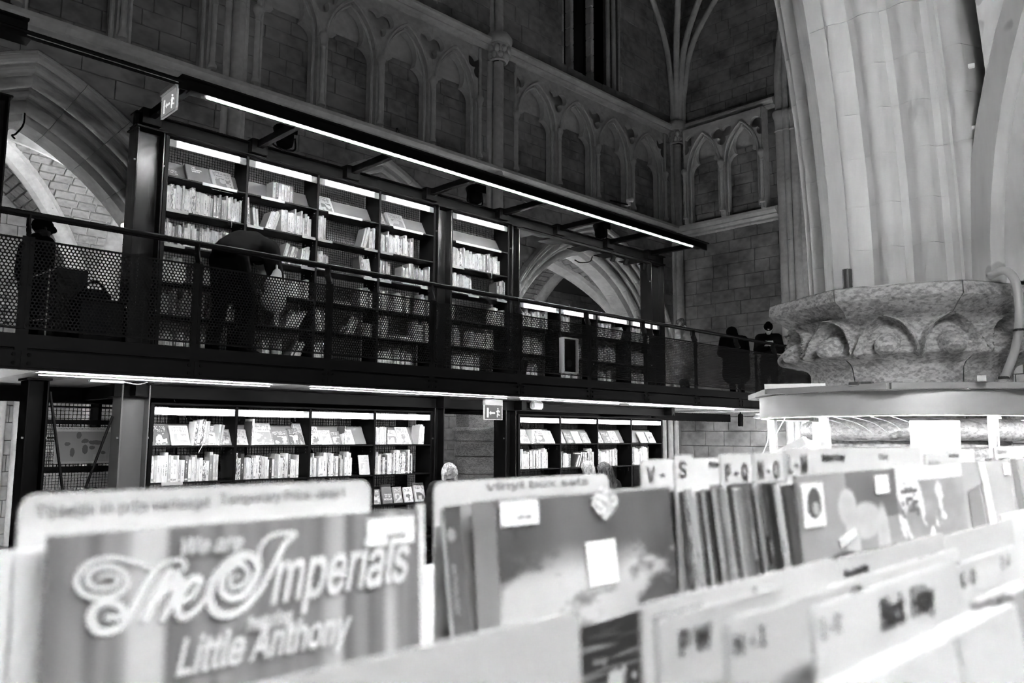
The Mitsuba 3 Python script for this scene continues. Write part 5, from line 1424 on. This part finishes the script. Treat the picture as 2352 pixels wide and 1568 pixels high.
def springing(th0, th1, n=5):
    fr = np.linspace(th0, th1, n)
    P = []
    for t in fr:
        r = SEC[:, 0] - C0X
        P.append(np.stack([C0X + r * math.cos(t), SEC[:, 1], 2.955 + r * math.sin(t)], -1))
    P = np.array(P)
    k = P.shape[1]
    i = np.arange(n - 1)[:, None] * k; j = np.arange(k)[None]; j2 = (j + 1) % k
    f = np.stack([i + j, i + j2, i + k + j2, i + k + j], -1).reshape(-1, 4)
    return P.reshape(-1, 3), f
rr = random.Random(4)
th = 0.0
while th < .62:
    dth = rr.uniform(.042, .056)
    part(pr, 'arch_stone', rough(springing(th + .00012, th + dth - .00012), .006, 5, 3), 'plaster', 42)
    th += dth
# foot of the arch: a rough mortar skirt on the abacus
part(pr, 'mortar_skirt', rough(lathe([(.70, 2.95), (.66, 2.975), (.6, 2.99)], 48, (*PC, 0)), .03, 6), 'plaster', True)
# vault rib and web of the aisle bay on the right of the pier
def aisle_rib(prof, dirx, diry, y0, x0, n=14, R=2.9):
    P = []
    for t in np.linspace(0, 1.1, n):
        s = R * (1 - math.cos(t))
        c = np.array([x0 + dirx * s, y0 + diry * s, 2.955 + R * math.sin(t)])
        side = np.array([-diry, dirx, 0.0])
        out = np.array([dirx * math.cos(t), diry * math.cos(t), math.sin(t)])
        P.append(c + prof[:, :1] * side + prof[:, 1:] * np.array([dirx, diry, 0]))
    P = np.array(P); k = P.shape[1]
    i = np.arange(n - 1)[:, None] * k; j = np.arange(k)[None]; j2 = (j + 1) % k
    return P.reshape(-1, 3), np.stack([i + j, i + j2, i + k + j2, i + k + j], -1).reshape(-1, 4)
RP = np.array([(-.17, -.2), (-.17, .0), (-.13, .03), (-.10, .02), (-.07, .07)] + roll(0, .1, .055, 160, 20, 6) + [(.07, .07), (.10, .02), (.13, .03), (.17, .0), (.17, -.2)])
part(pr, 'vault_rib', aisle_rib(RP, -.62, -.78, 1.12, 5.12), 'plaster', 40)
part(pr, 'vault_rib', aisle_rib(RP, -.05, -1.0, 1.02, 5.36), 'plaster', 40)
part(pr, 'vault_rib', aisle_rib(RP, .62, -.78, 1.08, 5.62), 'plaster', 40)
def web(x0, y0, dx0, dy0, x1, y1, dx1, dy1, R=2.9, n=14, m=8):
    P = []
    for t in np.linspace(0, 1.1, n):
        s = R * (1 - math.cos(t)); z = 2.955 + R * math.sin(t)
        A, B = np.array([x0 + dx0 * s, y0 + dy0 * s, z]), np.array([x1 + dx1 * s, y1 + dy1 * s, z])
        P.append([A + (B - A) * q + np.array([0, 0, .25 * s * 4 * q * (1 - q)]) for q in np.linspace(0, 1, m)])
    return grid_mesh(np.array(P))
part(pr, 'vault_web', web(5.2, 1.2, -1, -.1, 5.2, 1.12, -.62, -.78), 'plaster', True)
part(pr, 'vault_web', web(5.2, 1.08, -.62, -.78, 5.38, 1.08, -.05, -1), 'plaster', True)
part(pr, 'vault_web', web(5.42, 1.08, -.05, -1, 5.62, 1.1, .62, -.78), 'plaster', True)
part(pr, 'core', box(5.5, 6.0, 1.0, 2.5, 2.95, 5.0), 'plaster')

# cables on the pier
def along(px_dir, dist, zz=None): return None
def cyl(b_deg, d, z):  # a point at bearing b from the x axis and ground distance d
    return (d * math.cos(math.radians(b_deg)), d * math.sin(math.radians(b_deg)), z)
cw = thing('cable_bundle', 'dark cables clipped in the groove of the pale pier, running down to the capital', 'cable')
path = [(14.72, 5.26, 4.9), (14.55, 5.25, 4.5), (14.45, 5.26, 4.15), (14.42, 5.28, 3.85), (14.36, 5.30, 3.55), (14.25, 5.32, 3.25), (14.2, 5.33, 3.1), (14.5, 5.28, 2.97)]
for j, o in enumerate((0, .17, .34)):
    part(cw, 'cable', tube(spline([cyl(b - o * (1 if q > 3 else .5), d - .01, z) for q, (b, d, z) in enumerate(path)]), .011, 8), 'cable_grey', True)
for b, d, z in ((14.40, 5.25, 4.27), (14.36, 5.27, 3.9), (14.30, 5.29, 3.55), (14.1, 5.31, 3.22)):
    part(cw, 'clip', move(box(-.012, .012, -.035, .035, -.012, .012, .003), rot(RZ, b), cyl(b - .1, d - .035, z)), 'white_paint')
cg = thing('conduit', 'thick pale conduit bent over the edge of the carved capital', 'pipe')
cp_ = [(13.9, 5.0, 2.975), (13.1, 4.93, 2.985), (12.6, 4.9, 2.93), (12.45, 4.9, 2.82), (12.5, 4.9, 2.70), (12.75, 4.95, 2.58), (13.3, 5.0, 2.45), (13.9, 5.02, 2.33), (14.0, 5.02, 2.2)]
part(cg, 'pipe', tube(spline([cyl(*q) for q in cp_]), .022, 10), 'cable_light', True)
for q in ((12.55, 4.9, 2.66), (13.5, 5.0, 2.42)):
    part(cg, 'strap', lathe([(.025, -.006), (.027, 0), (.025, .006)], 10, cyl(*q)), 'ink')

# white ring counter canopy around the pier
rg = thing('ring_canopy', 'white ring-shaped canopy with a light strip around the stone pier', 'canopy')
part(rg, 'band', lathe([(.885, 2.222), (.905, 2.218), (.91, 2.222), (.91, 2.352), (.905, 2.356), (.885, 2.352)], 96, (*PC, 0)), 'aluminium', 50)
part(rg, 'roof_plate', lathe([(.885, 2.30), (.70, 2.30), (.70, 2.31), (.885, 2.31)], 64, (*PC, 0)), 'white_paint', 30)
part(rg, 'light_strip', lathe([(.868, 2.2165), (.90, 2.2165)], 72, (*PC, 0)), 'diffuser', label='glowing white ring of light', emitter=emit(L_RING))
part(rg, 'rim', lathe([(.87, 2.219), (.90, 2.219)], 72, (*PC, 0)), 'white_paint')
for k in range(6):
    a = FACE + 55 - 27 + 60 * k
    x, y = pol(a, .84)
    part(rg, 'post', box(x - .022, x + .022, y - .022, y + .022, 1.1, 2.22, .004), 'white_paint')
    x2, y2 = pol(a, .93)
for k in range(8):
    a, b = pol(FACE - 5 + 45 * k, .99), pol(FACE + 40 + 45 * k, .99)
    part(rg, 'top_rail', bar((*a, 2.372), (*(a + (b - a) * .995), 2.372), .05, .035, bev=.003), 'rail_grey')
    c = pol(FACE + 17 + 45 * k, .9); part(rg, 'rail_foot', box(c[0] - .03, c[0] + .03, c[1] - .03, c[1] + .03, 2.352, 2.362), 'white_paint')
for a in (FACE - 52, FACE + 20):
    c0, c1 = pol(a, 1.0), pol(a + 14, .72)
    part(rg, 'square_tube', bar((*c0, 2.405), (*c1, 2.405), .04, .03), 'aluminium')
part(rg, 'clamp', cat([box(*(lambda c: (c[0] - .02, c[0] + .02, c[1] - .03, c[1] + .03))(pol(FACE - 16 + q, .95)), 2.38, 2.402, .004) for q in (0, 4)]), 'steel_bright')
part(rg, 'lower_drum', lathe([(.62, 1.0), (.62, 1.75), (.63, 1.76)], 64, (*PC, 0)), 'white_paint', 40)
part(rg, 'brace', bar((*pol(FACE - 40, .86), 2.08), (*pol(FACE - 62, 1.12), 1.85), .05), 'white_paint')
part(rg, 'brace', bar((*pol(FACE - 40, .86), 2.02), (*pol(FACE - 15, .80), 1.80), .05), 'white_paint')
part(rg, 'wall_panel', move(box(-.12, .12, -.01, .01, 1.8, 2.19, .003), rot(RZ, 90 + FACE), (*pol(FACE + 8, .84), 0)), 'white_paint')
part(rg, 'wall_panel', move(box(-.05, .05, -.01, .01, 1.95, 2.19, .003), rot(RZ, 90 + FACE), (*pol(FACE - 37, .78), 0)), 'white_paint')
wr_ = [tube(spline([(*pol(FACE - 58 + d, .9), 2.215), (*pol(FACE - 52 + d * .3, .98), 2.06), (*pol(FACE - 60 + d * 1.4, 1.0), 1.85)]), .0035, 5) for d in (-6, 9)]
part(rg, 'wires', cat(wr_ + [tube(spline([(*pol(FACE - 20 + 7 * q, .86), 2.215), (*pol(FACE - 14 + 7 * q, .76), 2.18), (*pol(FACE - 10 + 7 * q, .68), 2.13)]), .003, 4) for q in range(-2, 3)]), 'white_paint', kind='stuff')
nt = thing('display_net', 'tall pale lattice truss standing far off beside the pier', 'truss')
part(nt, 'truss', cat([tube([(19.0, 6.55, 0), (19.0, 6.55, 5.0)], .02, 6), tube([(19.0, 6.35, 0), (19.0, 6.35, 5.0)], .02, 6)] + [tube([(19.0, 6.55 - .2 * (q % 2), .2 * q), (19.0, 6.35 + .2 * (q % 2), .2 * (q + 1))], .01, 5) for q in range(24)]), 'aluminium')
# ================================================================ record racks in the foreground (out of focus)
rk = thing('record_rack', 'white two-tier record browser rack filling the foreground', 'rack')
part(rk, 'upper_tray', box(-.5, 3.0, .46, 1.0, 1.66, 1.695, .006), 'white_matte')
part(rk, 'lower_tray', box(-.5, 3.0, .10, .46, 1.60, 1.632, .006), 'white_matte')
part(rk, 'back_board', box(-.5, 3.0, .98, 1.0, 1.66, 1.9, .004), 'white_matte')
part(rk, 'step_board', box(-.5, 3.0, .455, .467, 1.60, 1.80, .003), 'white_matte')
part(rk, 'front_board', box(-.5, 3.0, .09, .102, 1.60, 1.72, .003), 'white_matte')
for x in (-.5, .142, .554, .905, 1.225, 1.56, 1.875, 2.3, 3.0):
    part(rk, 'partition', on_plane(extr(sg.Polygon([(.40, 1.66), (1.0, 1.66), (1.0, 1.9), (.5, 1.86), (.46, 1.74)]), .006), np.array([x, 0, 0]), Y_, Z_, X_), 'white_matte')
for x in (-.4, 1.2, 2.9):
    for y in (.16, .92):
        part(rk, 'leg', box(x - .02, x + .02, y - .02, y + .02, 0, 1.62, .004), 'white_paint')

def sleeve_frame(x, ytop, ztop, tilt):
    a = math.radians(tilt)
    return np.array([x, ytop, ztop]), X_, np.array([0, -math.sin(a), -math.cos(a)]), np.array([0, -math.cos(a), math.sin(a)])   # origin top left, right, down, out
def record(label, x, ytop, ztop, tilt, t=.004, bsdf='sleeve', i=None, group=None, w=.315, name='record'):
    i = nid() if i is None else i
    v, f, uv = cover_mesh(i, w, .315, t)
    o, u, d, n = sleeve_frame(x, ytop, ztop, tilt)
    P = o + v[:, :1] * u + (.315 - v[:, 2:]) * d - v[:, 1:2] * n
    k = thing(name, label, 'record', group)
    put(k, (P, f), bsdf, False, uv)
    return k, (o, u, d, n)
def stick(owner, fr, name, poly, bsdf, lift=.0012, th=.0008, label=None):
    """flat print or sticker on a sleeve; poly in (right, down)"""
    o, u, d, n = fr
    return part(owner, name, on_plane(extr(poly, th), o + n * lift, u, d, n), bsdf, label=label)
def stroke(pts, r0, r1=None):
    p = spline([(x, y, 0) for x, y in pts], 8)[:, :2]
    m = len(p); r1 = r0 if r1 is None else r1
    rr_ = r0 + (r1 - r0) * np.sin(np.linspace(0, PI, m))
    return unary_union([sg.LineString(p[k:k + 2]).buffer((rr_[k] + rr_[k + 1]) / 2, 3) for k in range(m - 1)])
def sleeve_text(owner, fr, s, h, at, bsdf, angle=0.0, shear=0.0, width=None, bold=True, name='lettering', lift=.0022):
    o, u, d, n = fr
    a = math.radians(angle); r = u * math.cos(a) - d * math.sin(a); up_ = -(d * math.cos(a) + u * math.sin(a))
    return text(s, h, o + u * at[0] + d * at[1] + n * lift, r, up_, n, bsdf, owner, .0008, bold, shear, name, width)

# --- the curtain sleeve with script lettering
k, fr = record('record sleeve with white script lettering over a grey stage curtain, front of the left bin', .166, .61, 2.031, 3, .005, 'sleeve_curtain', 0)
ST = {"T1": [[0.0692, 0.0289], [0.0541, 0.0219], [0.0395, 0.0178], [0.0257, 0.02], [0.0179, 0.0293], [0.0217, 0.0388], [0.0336, 0.0439], [0.0456, 0.0429], [0.0515, 0.0353], [0.047, 0.0269], [0.0367, 0.0232], [0.0269, 0.0257], [0.0253, 0.0322], [0.0324, 0.0376], [0.0423, 0.0373], [0.0452, 0.0325], [0.038, 0.0293], [0.0321, 0.0309]], "T2": [[0.0692, 0.0289], [0.0801, 0.0246], [0.0891, 0.0244], [0.0926, 0.0292], [0.0871, 0.033], [0.0792, 0.0332]], "T3": [[0.0735, 0.0261], [0.0652, 0.037], [0.0573, 0.0518], [0.0515, 0.0624], [0.0436, 0.0673], [0.0336, 0.0662], [0.0284, 0.0579], [0.031, 0.0502], [0.0408, 0.048], [0.0491, 0.0538], [0.0473, 0.0587], [0.0392, 0.058]], "h1": [[0.0814, 0.0313], [0.0721, 0.0485], [0.0641, 0.0633]], "h2": [[0.0701, 0.0536], [0.0785, 0.0451], [0.0861, 0.0384], [0.0895, 0.0399], [0.0843, 0.0523], [0.077, 0.0652]], "e": [[0.0867, 0.0559], [0.0979, 0.0519], [0.1046, 0.0417], [0.0998, 0.0389], [0.092, 0.0457], [0.0879, 0.0582], [0.0915, 0.0663], [0.1017, 0.0624], [0.1085, 0.0545]], "I": [[0.1349, 0.0407], [0.1287, 0.0423], [0.1301, 0.0494], [0.1401, 0.0471], [0.1425, 0.0381], [0.1347, 0.0314], [0.1237, 0.0383], [0.1215, 0.0506], [0.1303, 0.0574], [0.1428, 0.0533], [0.1515, 0.0379], [0.1461, 0.0279], [0.1334, 0.0266], [0.1176, 0.0376], [0.1119, 0.0516], [0.1159, 0.0644], [0.1257, 0.0692], [0.138, 0.0665], [0.1506, 0.0566], [0.1647, 0.037], [0.174, 0.021], [0.1837, 0.0132], [0.1739, 0.0118], [0.1617, 0.0132], [0.1525, 0.0214], [0.1527, 0.031]]}
thick = {'T1': (.0012, .0022), 'T2': (.0018, .0016), 'T3': (.0020, .0030), 'h1': (.0026, .0034), 'h2': (.0024, .0034), 'e': (.0018, .003), 'I': (.0012, .0034)}
stick(k, fr, 'script_lettering', unary_union([stroke(v, *thick[n_]) for n_, v in ST.items()]), 'lp_white', .0016)
sleeve_text(k, fr, 'mperials', .041, (.160, .0655), 'lp_white', 1, .36, .142)
sleeve_text(k, fr, 'We are', .0125, (.086, .021), 'lp_white', 0, .3, .052)
sleeve_text(k, fr, 'featuring', .0105, (.141, .084), 'lp_white', 2, .35, .041)
sleeve_text(k, fr, 'Little Anthony', .0245, (.086, .106), 'lp_white', 0, .35, .152)
pl_ = stick(k, fr, 'price_label', sg.box(.2555, .006, .3085, .0305).buffer(-.001).buffer(.001), 'paper')
sleeve_text(pl_, fr, '150.95', .0045, (.276, .0245), 'ink_grey', 0, 0, None, False, 'price', .0026)
stick(k, fr, 'plastic_cover', sg.box(.315, -.004, .3235, .318), 'gloss_white', -.004, .0025)
for j in range(5):
    record(f'record behind the curtain sleeve in the left bin, {ordinal(j + 1)} behind it', .150 + .004 * (j % 2), .622 + .006 * j, 2.02, 3, .005, 'lp_white')
def card(label, x0, x1, y, ztop, texts=(), tilt=2, h=.36, bsdf='card', r=.012, z_lower=None):
    o, u, d, n = sleeve_frame(x0, y, ztop, tilt)
    w = x1 - x0
    p = unary_union([sg.box(0, r, w, h), sg.box(r, 0, w - r, r + .001), sg.Point(r, r).buffer(r), sg.Point(w - r, r).buffer(r)])
    k = thing('divider_card', label, 'divider card')
    put(k, on_plane(extr(p, .0025), o - n * .0025, u, d, n), bsdf)
    for s, ht, at, wd, bo, bs_f in texts:
        text(s, ht, o + u * at[0] + d * at[1] + n * .0006, u, -d, n, bs_f, k, .0006, bo, 0.0, 'lettering', wd)
    return k
card('pale divider card reading Tijdelijk in prijs verlaagd, Temporary Price-drop', .158, .457, .655, 2.057, [('Tijdelijk in prijs verlaagd', .0082, (.010, .0165), .128, False, 'ink_grey'), ('Temporary Price-drop !', .0082, (.147, .0150), .122, False, 'ink_grey')])
card('pale divider card cut off by the left edge of the picture', -.16, .118, .60, 2.064)
for j in range(8):
    record(f'record at the far left edge of the lower picture, {ordinal(j + 1)} from the front', -.175, .59 + .012 * j, 2.025, 3, .006, 'lp_white')

# --- the cloud box set
k, fr = record('boxed record set with dark storm clouds over the sea on its front', .577, .605, 2.033, 5, .036, 'sleeve_clouds', 0)
pl_ = stick(k, fr, 'price_label', sg.box(.005, .001, .0625, .027).buffer(-.002).buffer(.002), 'paper')
sleeve_text(pl_, fr, '199.95', .0045, (.028, .0205), 'ink_grey', 0, 0, None, False, 'price', .0026)
stick(k, fr, 'white_rectangle', sg.Polygon([(.1365, .0537), (.1905, .0537), (.1925, .1035), (.1385, .1035)]), 'paper')
foil = sg.Polygon([(.158 + .024 * math.cos(a) * (1 - .22 * (math.sin(a) > .2)) + .018, .012 + .018 * math.sin(a) + .002 * math.sin(5 * a)) for a in np.linspace(0, 2 * PI, 40)[:-1]])
stick(k, fr, 'foil_sticker', foil.buffer(0), 'foil', .0012, .0015)
stick(k, fr, 'box_edge', unary_union([sg.box(-.001, -.0035, .316, -.0004)]), 'lp_soft', -.002, .002)
k, fr = record('second boxed record set with a pale emblem on its grey spine, behind the cloud box', .572, .655, 2.026, 9, .032, 'lp_mid', None)
o, u, d, n = fr
part(k, 'spine_emblem', on_plane(extr(sg.Point(0, 0).buffer(.007), .0006), o + d * .03 - n * .016 - u * .0008, -n, d, -u), 'lp_white')
text('ANTHOLOGY', .006, o + d * .06 - n * .019 - u * .001, d, n, -u, 'lp_white', k, .0006, True, 0, 'spine_lettering')
part(k, 'spine_edge', on_plane(extr(sg.box(0, 0, .006, .315), .0006), o - n * .032 - u * .0006, n, d, -u), 'lp_white')
card('pale divider card reading vinyl box sets behind the boxed records', .578, .89, .705, 2.048, [('vinyl box sets', .0085, (.078, .0125), .19, True, 'ink_grey')])

# --- third bin: a deep row of records seen by their spines, with letter cards
k, fr = record('record sleeve with a pale seated figure and a white label with an arched window', .925, .447, 2.054, 3, .005, 'sleeve_portrait', 0)
stick(k, fr, 'white_label', sg.box(.008, .010, .066, .063), 'paper', .0012)
stick(k, fr, 'arch_picture', unary_union([sg.box(.02, .034, .055, .045), affinity.scale(sg.Point(.0375, .034).buffer(.0175), 1, 1.05)]), 'lp_dark', .0022)
stick(k, fr, 'small_portrait', sg.Point(.038, .041).buffer(.008), 'lp_soft', .0031)
stick(k, fr, 'price_label', sg.box(.2335, .007, .284, .0335).buffer(-.002).buffer(.002), 'paper')
stick(k, fr, 'glare_patch', sg.Polygon([(.10, .083), (.155, .072), (.158, .083), (.104, .095)]), 'gloss_white', .0012)
r3 = random.Random(9)
y = .453; j = 0
while y < .645:
    t = r3.uniform(.0035, .0085)
    want = 'dpdddppdggpdpgpddpgdppdgpdpgpddp'[j % 32]
    i = nid()
    while True:
        rr_ = rand_of(i, 1, 5)
        if ('p' if rr_ < .62 else 'g' if rr_ < .83 else 'd') == want: break
        i = nid()
    tn = 'pale' if rr_ < .62 else 'grey' if rr_ < .83 else 'dark'
    k = thing('record', f'{tn} record spine, {ordinal(j + 2)} from the front of the deep third bin', 'record')
    v, f, uv = book_mesh(i, t - .0007, .315, .315)
    o, u, d, n = sleeve_frame(.905 + r3.uniform(-.004, .006), y, 2.046 - .11 * (y - .453) + r3.uniform(-.004, .004), 7)
    put(k, (o - v[:, :1] * -1 * (-n) * 1 + v[:, 1:2] * u + (.315 - v[:, 2:]) * d, f), 'book', False, uv)
    y += t; j += 1
card('letter divider card L - M in front of the third bin stack', .928, 1.22, .462, 2.086, [('L - M', .021, (-.0 + .004, .030), .052, True, 'ink'), ('Robert Cray', .0085, (.10, .017), .07, True, 'ink')], r=.003)
card('divider card joined at right of the L - M card', 1.222, 1.44, .475, 2.084, [('Art Blakey', .0085, (.02, .017), .05, False, 'ink_grey')], r=.003)
card('letter divider card N - O in the third bin', .912, 1.2, .495, 2.080, [('N - O', .021, (.006, .032), .056, True, 'ink')], r=.003)
card('letter divider card P - Q in the third bin', .902, 1.2, .535, 2.078, [('P - Q', .021, (.007, .034), .058, True, 'ink')], r=.003)
card('letter divider card S in the third bin', .897, .94, .60, 2.076, [('S', .021, (.008, .030), None, True, 'ink')], r=.002)
card('letter divider card V at the back of the third bin', .899, 1.22, .655, 2.068, [('V -', .021, (.010, .031), None, True, 'ink'), ('Prince', .008, (.17, .014), .04, True, 'ink')], r=.008)
# --- fourth and fifth bins at the right
k, fr = record('record sleeve with a white title band over a dim stage picture, fourth bin', 1.245, .45, 2.056, 3, .005, 'sleeve_dancer', 0)
k, fr = record('record sleeve in glossy plastic, right of the white-banded sleeve', 1.565, .452, 2.056, 3, .005, 'lp_soft', None)
stick(k, fr, 'pale_streak', sg.Polygon([(.10, 0), (.14, 0), (.22, .3), (.17, .3)]), 'lp_white')
stick(k, fr, 'grey_figure', sg.Polygon([(.02, .05), (.09, .04), (.12, .2), (.03, .2)]), 'lp_mid')
stick(k, fr, 'price_label', sg.box(.26, .006, .305, .03), 'paper')
for j in range(9):
    tn = ['lp_black', 'lp_white', 'lp_dark', 'lp_black', 'lp_soft'][j % 5]
    record(f'{["black", "white", "dark", "black", "pale"][j % 5]} record spine, {ordinal(j + 2)} from the front of the fourth bin', 1.232, .458 + .007 * j, 2.05, 5, .006, tn)
for j in range(14):
    tn = ['lp_white', 'lp_white', 'lp_soft', 'lp_white', 'lp_dark', 'lp_white', 'lp_mid'][j % 7]
    record(f'{["white", "white", "light grey", "white", "dark", "white", "grey"][j % 7]} record spine, {ordinal(j + 1)} from front of the bin at the right picture edge', 1.895, .34 + .0115 * j, 2.058, 6, .0105, tn)
card('divider card behind the glossy sleeve', 1.535, 1.66, .50, 2.07, [('H-I Jazz', .009, (.015, .02), .06, False, 'ink_grey')], r=.003)
card('higher divider card behind the glossy sleeve', 1.69, 1.86, .51, 2.076, [('Herbie Hancock', .006, (.005, .013), .06, True, 'ink_grey')], r=.003)
card('divider card at the right edge of the picture', 1.87, 2.2, .475, 2.082, [('Billie Holiday', .0065, (.02, .014), .07, False, 'ink_grey')], r=.003)
card('white divider card lying low in front of the white-banded sleeve', 1.19, 1.50, .385, 1.962, [('Dave Brubeck', .007, (.02, .014), .06, False, 'ink_grey')], r=.003, bsdf='card_light')
card('white divider card low at the right in front of the bins', 1.51, 1.86, .38, 1.975, [], r=.003, bsdf='card_light')

# --- the nearer, lower tier
card('plain pale divider card nearest the camera at the bottom of the picture', .118, .428, .365, 1.982, [('Blues', .011, (.06, .037), None, True, 'ink_grey')], r=.010)
card('divider card with small print at its left, lower tier', .458, .77, .335, 1.986, [('uptempo soul', .006, (.012, .014), .062, True, 'ink_grey'), ('R', .006, (.15, .013), None, True, 'ink_grey')], r=.010)
card('divider card reading Rockabilly, lower tier', .772, 1.08, .335, 1.984, [('Rockabilly', .0065, (.012, .018), .06, True, 'ink'), ('Aphex Twin', .007, (.21, .026), .07, True, 'ink')], r=.004)
card('divider card at the right end of the lower tier back row', 1.082, 1.39, .335, 1.98, [], r=.004)
card('letter divider card P W, lower tier', .405, .56, .285, 1.992, [('P W', .014, (.02, .024), None, True, 'ink')], r=.006)
card('letter divider card H - I, lower tier', .44, .62, .26, 1.99, [('H - I', .012, (.006, .021), None, False, 'ink')], r=.006)
card('second divider card reading Rockabilly, lower tier', .622, .93, .275, 1.986, [('Rockabilly', .0055, (.01, .011), .045, True, 'ink'), ('MASSIVE', .011, (.255, .024), .05, True, 'ink')], r=.004, bsdf='card_light')
card('divider card reading Black Friday, lower tier front', .505, .79, .236, 1.992, [('I - K', .012, (.008, .020), .03, False, 'ink_grey'), ('Black', .020, (.105, .030), .048, True, 'ink'), ('Friday', .020, (.166, .030), .052, True, 'ink')], r=.006, bsdf='card_light')
card('letter divider card C - D, lower tier front', .792, .99, .236, 1.988, [('C - D', .012, (.004, .02), .04, False, 'ink'), ('I - J', .012, (.13, .018), .03, False, 'ink_grey')], r=.006, bsdf='card_light')
for x0, bs_f, nm in ((.455, 'lp_white', 'white'), (.61, 'gloss_white', 'glossy white'), (.80, 'lp_soft', 'light grey'), (.97, 'lp_white', 'white')):
    for j in range(3):
        record(f'{nm} record sleeve at the bottom right, {ordinal(j + 1)} from front of {["leftmost", "second", "third", "rightmost"][[.455, .61, .80, .97].index(x0)]} group', x0 - .01 * j, .185 + .010 * j + .012 * (x0 == .80), 1.967 - .003 * j, 8, .008, bs_f if j != 1 else 'sleeve', w=.15 if x0 < .9 else .3)
for j in range(6):
    record(f'record in the lower tier behind the letter cards, {ordinal(j + 1)} from the front', .47 + .003 * j, .292 + .006 * j, 1.95, 6, .005, ['lp_white', 'lp_soft', 'lp_mid', 'lp_white', 'lp_dark', 'lp_soft'][j])

# ================================================================ luminaires of this side of the hall, hung above the racks and beside the pier
def hung_tube(label, a, b, z, L, r=.045):
    t = thing('linear_pendant', label, 'lamp')
    a, b = np.array([*a, z]), np.array([*b, z])
    part(t, 'diffuser', tube([a, b], r, 12), 'diffuser', True, emitter=emit(L))
    part(t, 'housing', bar(a + [0, 0, r + .012], b + [0, 0, r + .012], .05, .02), 'steel_soft')
    for q in (.1, .9): part(t, 'wire', tube([a + (b - a) * q + [0, 0, r], a + (b - a) * q + [0, 0, 3.5]], .003, 4), 'steel_soft')
hung_tube('long tube light hung above the record racks', (-.5, -.45), (2.3, -.45), 3.6, L_ROOM * 1.15)
hung_tube('long tube light hung in the aisle beside the stone pier', (1.9, .12), (3.2, .22), 3.45, L_ROOM * 2.1)
for i, (x, y, z) in enumerate(((13.2, 5.6, 1.2), (16.2, 8.0, 1.1), (15.6, 6.0, 1.2), (2.7, 15.3, .5))):
    t = thing('globe_lamp', f'white {["nearest globe lamp standing beyond the stone pier", "globe lamp standing by the end wall", "middle globe lamp beyond the stone pier", "globe lamp on the aisle floor behind the world map"][i]}', 'lamp')
    part(t, 'globe', move(trimesh.creation.icosphere(2, .16), None, (x, y, z)), 'diffuser', True, emitter=emit(L_CAFE))
    part(t, 'stand', lathe([(.14, 0), (.14, .02), (.015, .04), (.015, z - .15), (0, z - .15)], 12, (x, y, 0)), 'steel_soft')
for i, (a, b) in enumerate(((2.9, 8.4), (8.6, 12.4))):
    t = thing('uplight', f'linear uplight lying on top of the {["left", "right"][i]} upper bookcases', 'lamp')
    part(t, 'housing', box(a, b, 8.66, 8.74, 5.325, 5.36), 'steel_black')
    P = np.array([[a, 8.67, 5.365], [b, 8.67, 5.365], [b, 8.73, 5.365], [a, 8.73, 5.365]])
    part(t, 'diffuser', (P, np.array([[0, 1, 2, 3]])), 'diffuser', emitter=emit(L_WASH * (5 if i == 0 else 12)))
t = thing('arch_floodlight', 'floodlight hidden behind the low bookcase lighting the soffit of the right arch', 'lamp')
part(t, 'bulb', move(trimesh.creation.icosphere(1, .05), None, (11.4, 11.2, 3.4)), 'diffuser', True, emitter=emit(L_ARCH))
part(t, 'stand', lathe([(.08, 2.88), (.08, 2.9), (.01, 2.91), (.01, 3.34), (0, 3.34)], 10, (11.4, 11.2, 0)), 'steel_black')
